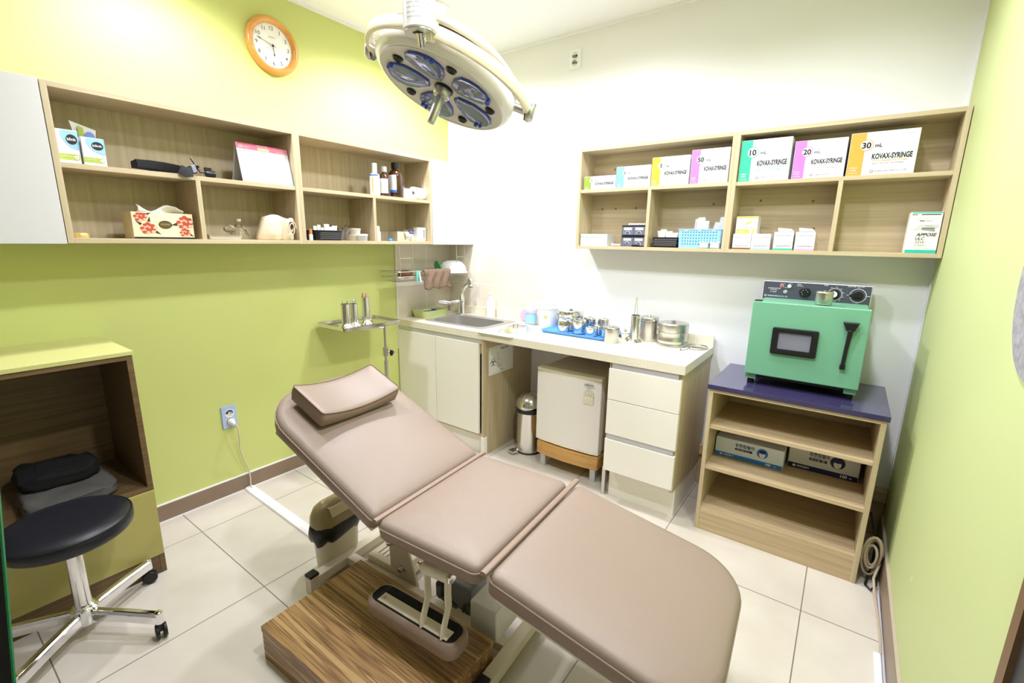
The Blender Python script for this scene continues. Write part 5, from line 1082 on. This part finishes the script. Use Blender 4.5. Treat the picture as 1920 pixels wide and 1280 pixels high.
# ================================================================== contents of the white wall shelves
RB, RM1, RM2 = SB + .0183, 1.7223, 1.7203
PCOL = {1: (140, 160, 56), 3: (122, 180, 236), 5: (232, 168, 52), 50: (232, 122, 216), 10: (58, 190, 152), 20: (232, 122, 216), 30: (212, 164, 66)}
SYM = {1: WHITEC}
def syringe_box(num, x0, x1, z, h, yf, d, pcs, word):
    w = x1 - x0; m = mat('syringe_print_%d' % (50 if num == 20 else num), PCOL[num], .5)
    t = thing('syringe_box', ((x0 + x1) / 2, yf + d / 2, z), 'white syringe carton with a %s band marked %d mL' % (word, num), 'box', 'syringe cartons on the upper wall shelf')
    part('carton', B(WHITEC).box((x0, yf, z), (x1, yf + d, z + h)), t, smooth=0, bevel=.0012)
    fr = frame((x0, yf, z), (1, 0, 0), (0, 0, 1)); b = B(m); bw = w * .235
    b.rect(fr, .0012, .0012, bw, h - .0012, m, .0005)
    k = min(h, w * .9); r = k * .135; cx, cy = bw * 1.08, h - k * .30
    if num == 1: r, cy = .016, h * .70
    b.disc(fr, cx, cy, r, r, m, .0008); b.disc(fr, cx, cy, r * .88, r * .88, WHITEC, .0012)
    b.text(fr, str(num), cx, cy - r * .5, r * 1.0, INK, e=.0016, align='C', bold=.035)
    b.text(fr, 'mL', cx + r * 1.25, cy - r * .42, r * .62, INKG if num != 30 else INK, e=.0016, bold=.02)
    b.text(fr, 'KOVAX-SYRINGE', w * .36, h * .37 if num != 1 else h * .33, h * .125 if num != 1 else h * .2, INK, w=w * .58, bold=.03)
    b.text(fr, 'Sterile Hypodermic Syringe', w * .36, h * .31 if num != 1 else h * .2, h * .045, m, w=w * .52, shear=.25)
    b.text(fr, 'Sterile   Non-Toxic   Non-Pyrogenic', w * .38, h * .25 if num != 1 else h * .1, h * .035, INKG, w=w * .46)
    if num != 1:
        b.disc(fr, w * .385, h * .085, h * .035, h * .035, INKG); b.disc(fr, w * .385, h * .085, h * .022, h * .022, WHITEC, .0014)
        b.text(fr, 'KOREA VACCINE CO., LTD.', w * .43, h * .07, h * .035, INKG, w=w * .47)
    b.text(fr, '%dpcs' % pcs, w * .80, h * .90 if num != 1 else h * .84, h * .045, mat('faint_print', (200, 200, 204), .6), w=w * .14)
    b.text(fr, 'STERILE', bw * .18, h * .17, h * .028, WHITEC, w=bw * .5, bold=.02); b.text(fr, 'CE 0434', bw * .22, h * .11, h * .036, WHITEC, w=bw * .4, bold=.02); b.text(fr, '2 vial use', bw * .15, h * .05, h * .028, WHITEC, w=bw * .6, bold=.01)
    part('print', b, t, smooth=0)
YF = -.174
syringe_box(1, 1.278, 1.480, RM1, .074, YF, .12, 100, 'olive')
syringe_box(3, 1.483, 1.683, RM1, .115, YF, .13, 100, 'light blue')
syringe_box(5, 1.689, 1.889, RM1, .148, YF, .14, 100, 'orange')
syringe_box(50, 1.897, 2.082, RM1, .168, YF, .15, 25, 'tall pink')
syringe_box(10, 2.130, 2.347, RM2, .190, YF, .15, 100, 'sea green')
syringe_box(20, 2.360, 2.560, RM2, .165, YF, .15, 50, 'pink')
syringe_box(30, 2.569, 2.800, RM2, .175, YF, .15, 50, 'wide tan')
def frontbox(name, x0, x1, yf, z, h, d, m, label, cat='box', group=None):
    t = thing(name, ((x0 + x1) / 2, yf + d / 2, z), label, cat, group)
    part('carton', B(m).box((x0, yf, z), (x1, yf + d, z + h)), t, smooth=0, bevel=.0012)
    return t, frame((x0, yf, z), (1, 0, 0), (0, 0, 1)), x1 - x0
t, fr, w = frontbox('low_carton', 1.268, 1.445, -.168, RB, .070, .11, WHITEC, 'low white carton with green and blue print in the first lower cell')
b = B(INKG); GRN = mat('print_green', (86, 190, 140), .5)
for k, (nm, mm) in enumerate((('Blue-wing', GRN), ('CANNULA', GRN), ('scalp vein', mat('print_cyan', (120, 200, 220), .5)))):
    b.text(fr, nm, .006 + k * .058, .050, .008, mm, w=.05, bold=.01)
    for j in range(3): b.text(fr, 'o a b c', .008 + k * .058, .038 - j * .012, .005, mat('faint_print', (200, 200, 204), .6), w=.035)
part('print', b, t, smooth=0)
# drawer organizers
ORG_ = mat('smoky_drawer', (128, 132, 150), .25, trans=.25, ior=1.2)
for k, (zz, lb) in enumerate(((0, 'lower black organizer with two smoky drawers, under its twin'), (.0605, 'upper black organizer with two smoky drawers, stacked on its twin'))):
    z = RB + zz; t = thing('drawer_organizer', (1.60, -.09, z), lb, 'organizer')
    part('shell', B(BLACKP).box((1.528, -.148, z), (1.672, -.03, z + .005)).box((1.528, -.148, z + .053), (1.672, -.03, z + .06)).box((1.528, -.146, z), (1.531, -.03, z + .06)).box((1.669, -.146, z), (1.672, -.03, z + .06)).box((1.528, -.035, z), (1.672, -.03, z + .06)), t, smooth=0)
    for x0, x1 in ((1.532, 1.599), (1.601, 1.668)):
        d = part('drawer', B(ORG_).box((x0, -.150, z + .006), (x1, -.04, z + .052)), t, smooth=0, bevel=.001); fr = frame((x0, -.150, z + .006), (1, 0, 0), (0, 0, 1))
        b = B(WHITEC); b.rect(fr, .010, .028, .056, .041, WHITEC, .0008); b.text(fr, '21G 1 1/2', .014, .032, .006, INK, e=.0012); part('paper_tag', b, d, smooth=0)
        part('pull', B(mat('drawer_pull', (196, 198, 206), .3)).tube([fr(.033 + .014 * math.cos(a), .004 + .018 * math.sin(a), .002) for a in [PI * j / 12 for j in range(13)]], .0016, 6), d)
for k in range(8):
    x = 1.557 + k * .0145
    single('test_tube', B(mat('tube_dark', (60, 60, 64), .4)).lathe([(.0052, 0), (.0055, .05)], (x, -.10, RB + .1272), 12, (0, 1, 0)).m(WHITEP).lathe([(.0060, 0), (.0064, .002), (.006, .014), (.002, .017)], (x, -.10, RB + .1272), 14, (0, -1, 0)), (x, -.1, RB + .121), 'white capped vial lying on top of the black drawer organizers', 'vial', 'white capped vials on the organizers')
t = thing('loose_syringe', (1.56, -.168, RB), 'loose clear syringe lying in front of the black organizers', 'syringe')
part('barrel', B(CLEAR).cyl((1.53, -.170, RB + .0095), (1.60, -.166, RB + .0095), .0085, n=18), t); part('plunger', B(WHITEP).cyl((1.485, -.172, RB + .0095), (1.535, -.170, RB + .0095), .005).cyl((1.482, -.172, RB + .0095), (1.486, -.172, RB + .0095), .0095), t); part('needle_cap', B(BLACKP).cyl((1.60, -.166, RB + .0095), (1.645, -.164, RB + .0095), .0035), t)
t = thing('black_basket', (1.785, -.12, RB), 'black perforated basket of packets left of the blue basket', 'basket')
part('tub', basket(BLACKP, 1.722, -.160, 1.853, -.06, RB + .0005, .055, .004), t)
fr = frame((1.722, -.1605, RB), (1, 0, 0), V((0, -.004, .055))); b = B(MATS['basket_hole'])
for i in range(14):
    for j in range(4): b.disc(fr, .008 + i * .009 + (j % 2) * .0045, .014 + j * .010, .0026, .0030, MATS['basket_hole'], .0015, 8)
part('perforation', b, t, smooth=0)
packets(6, 'x', 1.735, 1.845, -.11, RB + .006, .088, 'gauze packets in the black cell basket', 'white gauze packet standing in the black basket on the white wall shelf', 8)
BLUEB = mat('light_blue_plastic', (150, 206, 252), .35)
t = thing('blue_basket', (1.97, -.11, RB), 'light blue perforated basket of clear packets on the wall shelf', 'basket')
part('tub', tray_mesh(BLUEB, 1.863, -.162, 2.078, -.05, RB + .0005, .098, .003, .004, .012), t)
part('rim', B(BLUEB).tube([V((x, y, RB + .097)) for x, y in rrect(1.859, -.166, 2.082, -.046, .012)], .0028, 6, closed=True), t)
fr = frame((1.863, -.1625, RB), (1, 0, 0), V((0, -.004, .098))); b = B(mat('hole_dark', (84, 104, 130), .7))
for i in range(13):
    for j in range(5): b.disc(fr, .022 + i * .0142, .022 + j * .0155, .0032, .0034, MATS['hole_dark'], .0016, 10)
b.m(WHITEP)
for x in (.03, .10, .17): b.rect(fr, x, .088, x + .016, .093, WHITEP, .002)
part('perforation', b, t, smooth=0)
packets(7, 'x', 1.93, 2.07, -.105, RB + .006, .158, 'clear sterile packets in the blue basket', 'clear sterile packet sticking out of the light blue basket', 11, (FILM, GAUZE), .036)
for k, (x, lb) in enumerate(((2.003, 'clear tub with a green lid line, left before the blue basket'), (2.056, 'clear tub with a white lid, right before the blue basket'))):
    t = thing('clear_tub', (x, -.1785, RB), lb, 'tub'); CT = mat('clear_tub', (240, 240, 238), .15, trans=.5, ior=1.2)
    part('body', B(CT).box((x - .023, -.1835, RB), (x + .023, -.170, RB + .029)), t, bevel=.003); part('lid', B(WHITEP if k else mat('green_lid', (176, 226, 200), .4)).box((x - .026, -.1838, RB + .029), (x + .026, -.1695, RB + .035)), t, bevel=.002)
    part('contents', B(GAUZE).box((x - .018, -.181, RB + .003), (x + .018, -.172, RB + .02)), t, bevel=.004)
# small needle boxes
NB = [(2.138, 2.222, .076, (120, 74, 40), 'small needle box with a brown foot band, under the yellow box', 0), (2.224, 2.308, .076, (158, 206, 252), 'small needle box with a light blue foot band', 0), (2.322, 2.404, .086, (52, 188, 150), 'small open needle box with a green foot band', 1), (2.412, 2.492, .086, (248, 168, 214), 'small open needle box with a pink foot band', 1)]
for x0, x1, h, c, lb, op in NB:
    t, fr, w = frontbox('needle_box', x0, x1, -.170, RB, h, .085, WHITEC, lb); mm = mat('needle_%d_%d' % c[:2], c, .5); b = B(mm)
    b.rect(fr, .001, .001, w - .001, h * .10, mm); b.text(fr, 'Sung Shim Needle', .008, h * .78, h * .06, INKG, w=w * .8)
    for k in range(3): b.text(fr, 'STERILE ONLY', .012, h * .58 - k * h * .08, h * .04, mat('faint_print', (200, 200, 204), .6), w=w * .45)
    for k in range(18): b.rect(fr, .010 + k * w * .043, h * .19, .010 + k * w * .043 + w * (.012 + .014 * ((k * 7) % 3) / 2), h * .27, INKG)
    b.flat(fr, [(w * .82, h * .42), (w * .86, h * .42), (w * .85, h * .55)], mm); part('print', b, t, smooth=0)
    if op:
        part('opening_shade', B(BLACKP).box((x0 + .002, -.168, RB + h + .0002), (x1 - .002, -.088, RB + h + .0012)), t, smooth=0)  # black sheet over the closed carton, shade of an open top painted on
        part('flap', B(WHITEC).loft([[V((x0 + .006, -.088, RB + h)), V((x1 - .004, -.088, RB + h)), V((x1 - .004, -.0865, RB + h)), V((x0 + .006, -.0865, RB + h))], [V((x0 + .002, -.084, RB + h + .022)), V((x1 - .02, -.088, RB + h + .016)), V((x1 - .02, -.0865, RB + h + .016)), V((x0 + .002, -.0825, RB + h + .022))]]), t, smooth=0)
t, fr, w = frontbox('needle_box', 2.145, 2.243, -.166, RB + .0765, .084, .085, mat('needle_card', (238, 234, 226), .5), 'yellow and white needle box stacked on a smaller needle box'); h = .084
YN = mat('needle_yellow', (246, 196, 84), .5); b = B(YN); b.rect(fr, .004, .002, w - .012, h * .26, YN); b.rect(fr, .001, h * .90, w - .001, h - .001, YN)
mxr = lambda u, v: (w * .58 + u * math.cos(.5) - v * math.sin(.5), h * .64 + u * math.sin(.5) + v * math.cos(.5))
b.flat(fr, [mxr(*p) for p in ((-.014, -.004), (.014, -.004), (.014, .004), (-.014, .004))], YN, .001); b.flat(fr, [mxr(*p) for p in ((-.045, -.0006), (-.014, -.0006), (-.014, .0006), (-.045, .0006))], INKG, .001)
b.text(fr, '24G 25mm', w * .40, h * .34, h * .09, INKG, w=w * .4); b.text(fr, 'NEEDLE', w * .12, h * .08, h * .09, WHITEC, w=w * .3, e=.001, bold=.02); b.disc(fr, w * .72, h * .13, h * .09, h * .09, WHITEC, .001); part('print', b, t, smooth=0)
# stapler box
t = thing('stapler_box', (2.865, -.12, RB), 'white upright carton with green bands at the end of the shelf', 'box')
x0, x1, yf, h = 2.819, 2.920, -.176, .168; w = x1 - x0; GB = mat('stapler_green', (48, 190, 172), .5)
part('carton', B(mat('ivory_card', (246, 243, 232), .5)).box((x0, yf, RB), (x1, yf + .12, RB + h)), t, smooth=0, bevel=.0015)
fr = frame((x0, yf, RB), (1, 0, 0), (0, 0, 1)); b = B(GB); b.rect(fr, .001, .001, w - .001, h * .085, GB); b.rect(fr, .004, h * .965, w - .001, h * .995, GB)
b.rect(fr, .004, h * .925, .022, h * .94, INK); b.rect(fr, .034, h * .925, w - .006, h * .945, INK); b.rect(fr, .004, h * .84, w - .004, h * .91, mat('silver_print', (224, 224, 226), .5))
b.text(fr, 'Auto', w * .30, h * .775, h * .035, INK, bold=.03); b.text(fr, 'Suture', w * .50, h * .775, h * .035, INKG)
GP = mat('stapler_grey', (208, 208, 204), .5); b.flat(fr, [(w * .08, h * .56), (w * .36, h * .70), (w * .93, h * .70), (w * .93, h * .62), (w * .40, h * .58)], GP, .0008); b.flat(fr, [(w * .42, h * .615), (w * .82, h * .61), (w * .84, h * .53), (w * .42, h * .57)], mat('stapler_dark', (150, 152, 154), .5), .0012); b.rect(fr, w * .42, h * .605, w * .82, h * .618, INK, .0015); b.text(fr, 'appose ulc', w * .52, h * .655, h * .022, INK, shear=.3, e=.0013)
b.text(fr, 'APPOSE', w * .27, h * .42, h * .075, INK, w=w * .66, shear=.3, bold=.02); b.text(fr, 'ULC', w * .27, h * .325, h * .075, INK, w=w * .30, shear=.3, bold=.01); b.text(fr, '35W', w * .27, h * .235, h * .07, INKG, w=w * .34, shear=.3); b.text(fr, 'REF 8886803712', w * .27, h * .185, h * .025, INKG, w=w * .42); b.text(fr, 'Single Use Skin Stapler', w * .27, h * .11, h * .02, INKG, w=w * .5)
part('print', b, t, smooth=0)

# ================================================================== edges of the view
t = thing('wall_panel', (W, -1.545, 1.36), 'round grey speckled panel hung on the right green wall', 'panel')
part('disc', B(mat('speckled_grey', (150, 148, 152), .8, bump=.3, bscale=80, var=.25, vscale=60)).lathe([(.182, .001), (.185, .003), (.182, .006), (.17, .007)], (W, -1.545, 1.36), 48, (-1, 0, 0)), t)
DARKD = mat('dark_door', (66, 64, 66), .5)
b = B(mat('door_frame_brown', (120, 92, 62), .5)).box((W - .02, -1.862, 0), (W + .001, -1.832, .99)).box((W - .02, -2.75, .99), (W + .001, -1.832, 1.02)); b.m(DARKD).box((W - .012, -2.75, 0), (W + .001, -1.862, .99)); struct('door_1', b, smooth=0)
t = thing('glass_sheet', (1.93, -2.80, 0), 'dark glass sheet with a green edge standing beside the stool', 'glass sheet')
g0, g1 = V((2.00, -2.848, .115)), V((1.78, -2.7267, 1.149)); sd_ = V((-.55, -.835, 0)); nn = V((.835, -.55, 0)) * .0018
b = B(mat('glass_black_reflection', (10, 14, 13), .06)).loft([[g0 - nn, g0 + nn, g1 + nn, g1 - nn], [p + sd_ * .45 for p in (g0 - nn, g0 + nn, g1 + nn, g1 - nn)]]); part('sheet', b, t, smooth=0)  # black reflection in the glass, put into its base colour
b = B(mat('glass_edge_green', (30, 110, 66), .15)).loft([[g0 - nn, g0 + nn, g1 + nn, g1 - nn], [p - sd_ * .0022 for p in (g0 - nn, g0 + nn, g1 + nn, g1 - nn)]]); part('edge', b, t, 'green polished edge', smooth=0)
part('stand', B(BLACKP).box((1.66, -3.20, 0), (1.74, -3.12, .02)).box((1.90, -2.93, 0), (2.02, -2.83, .115)), t, smooth=0)
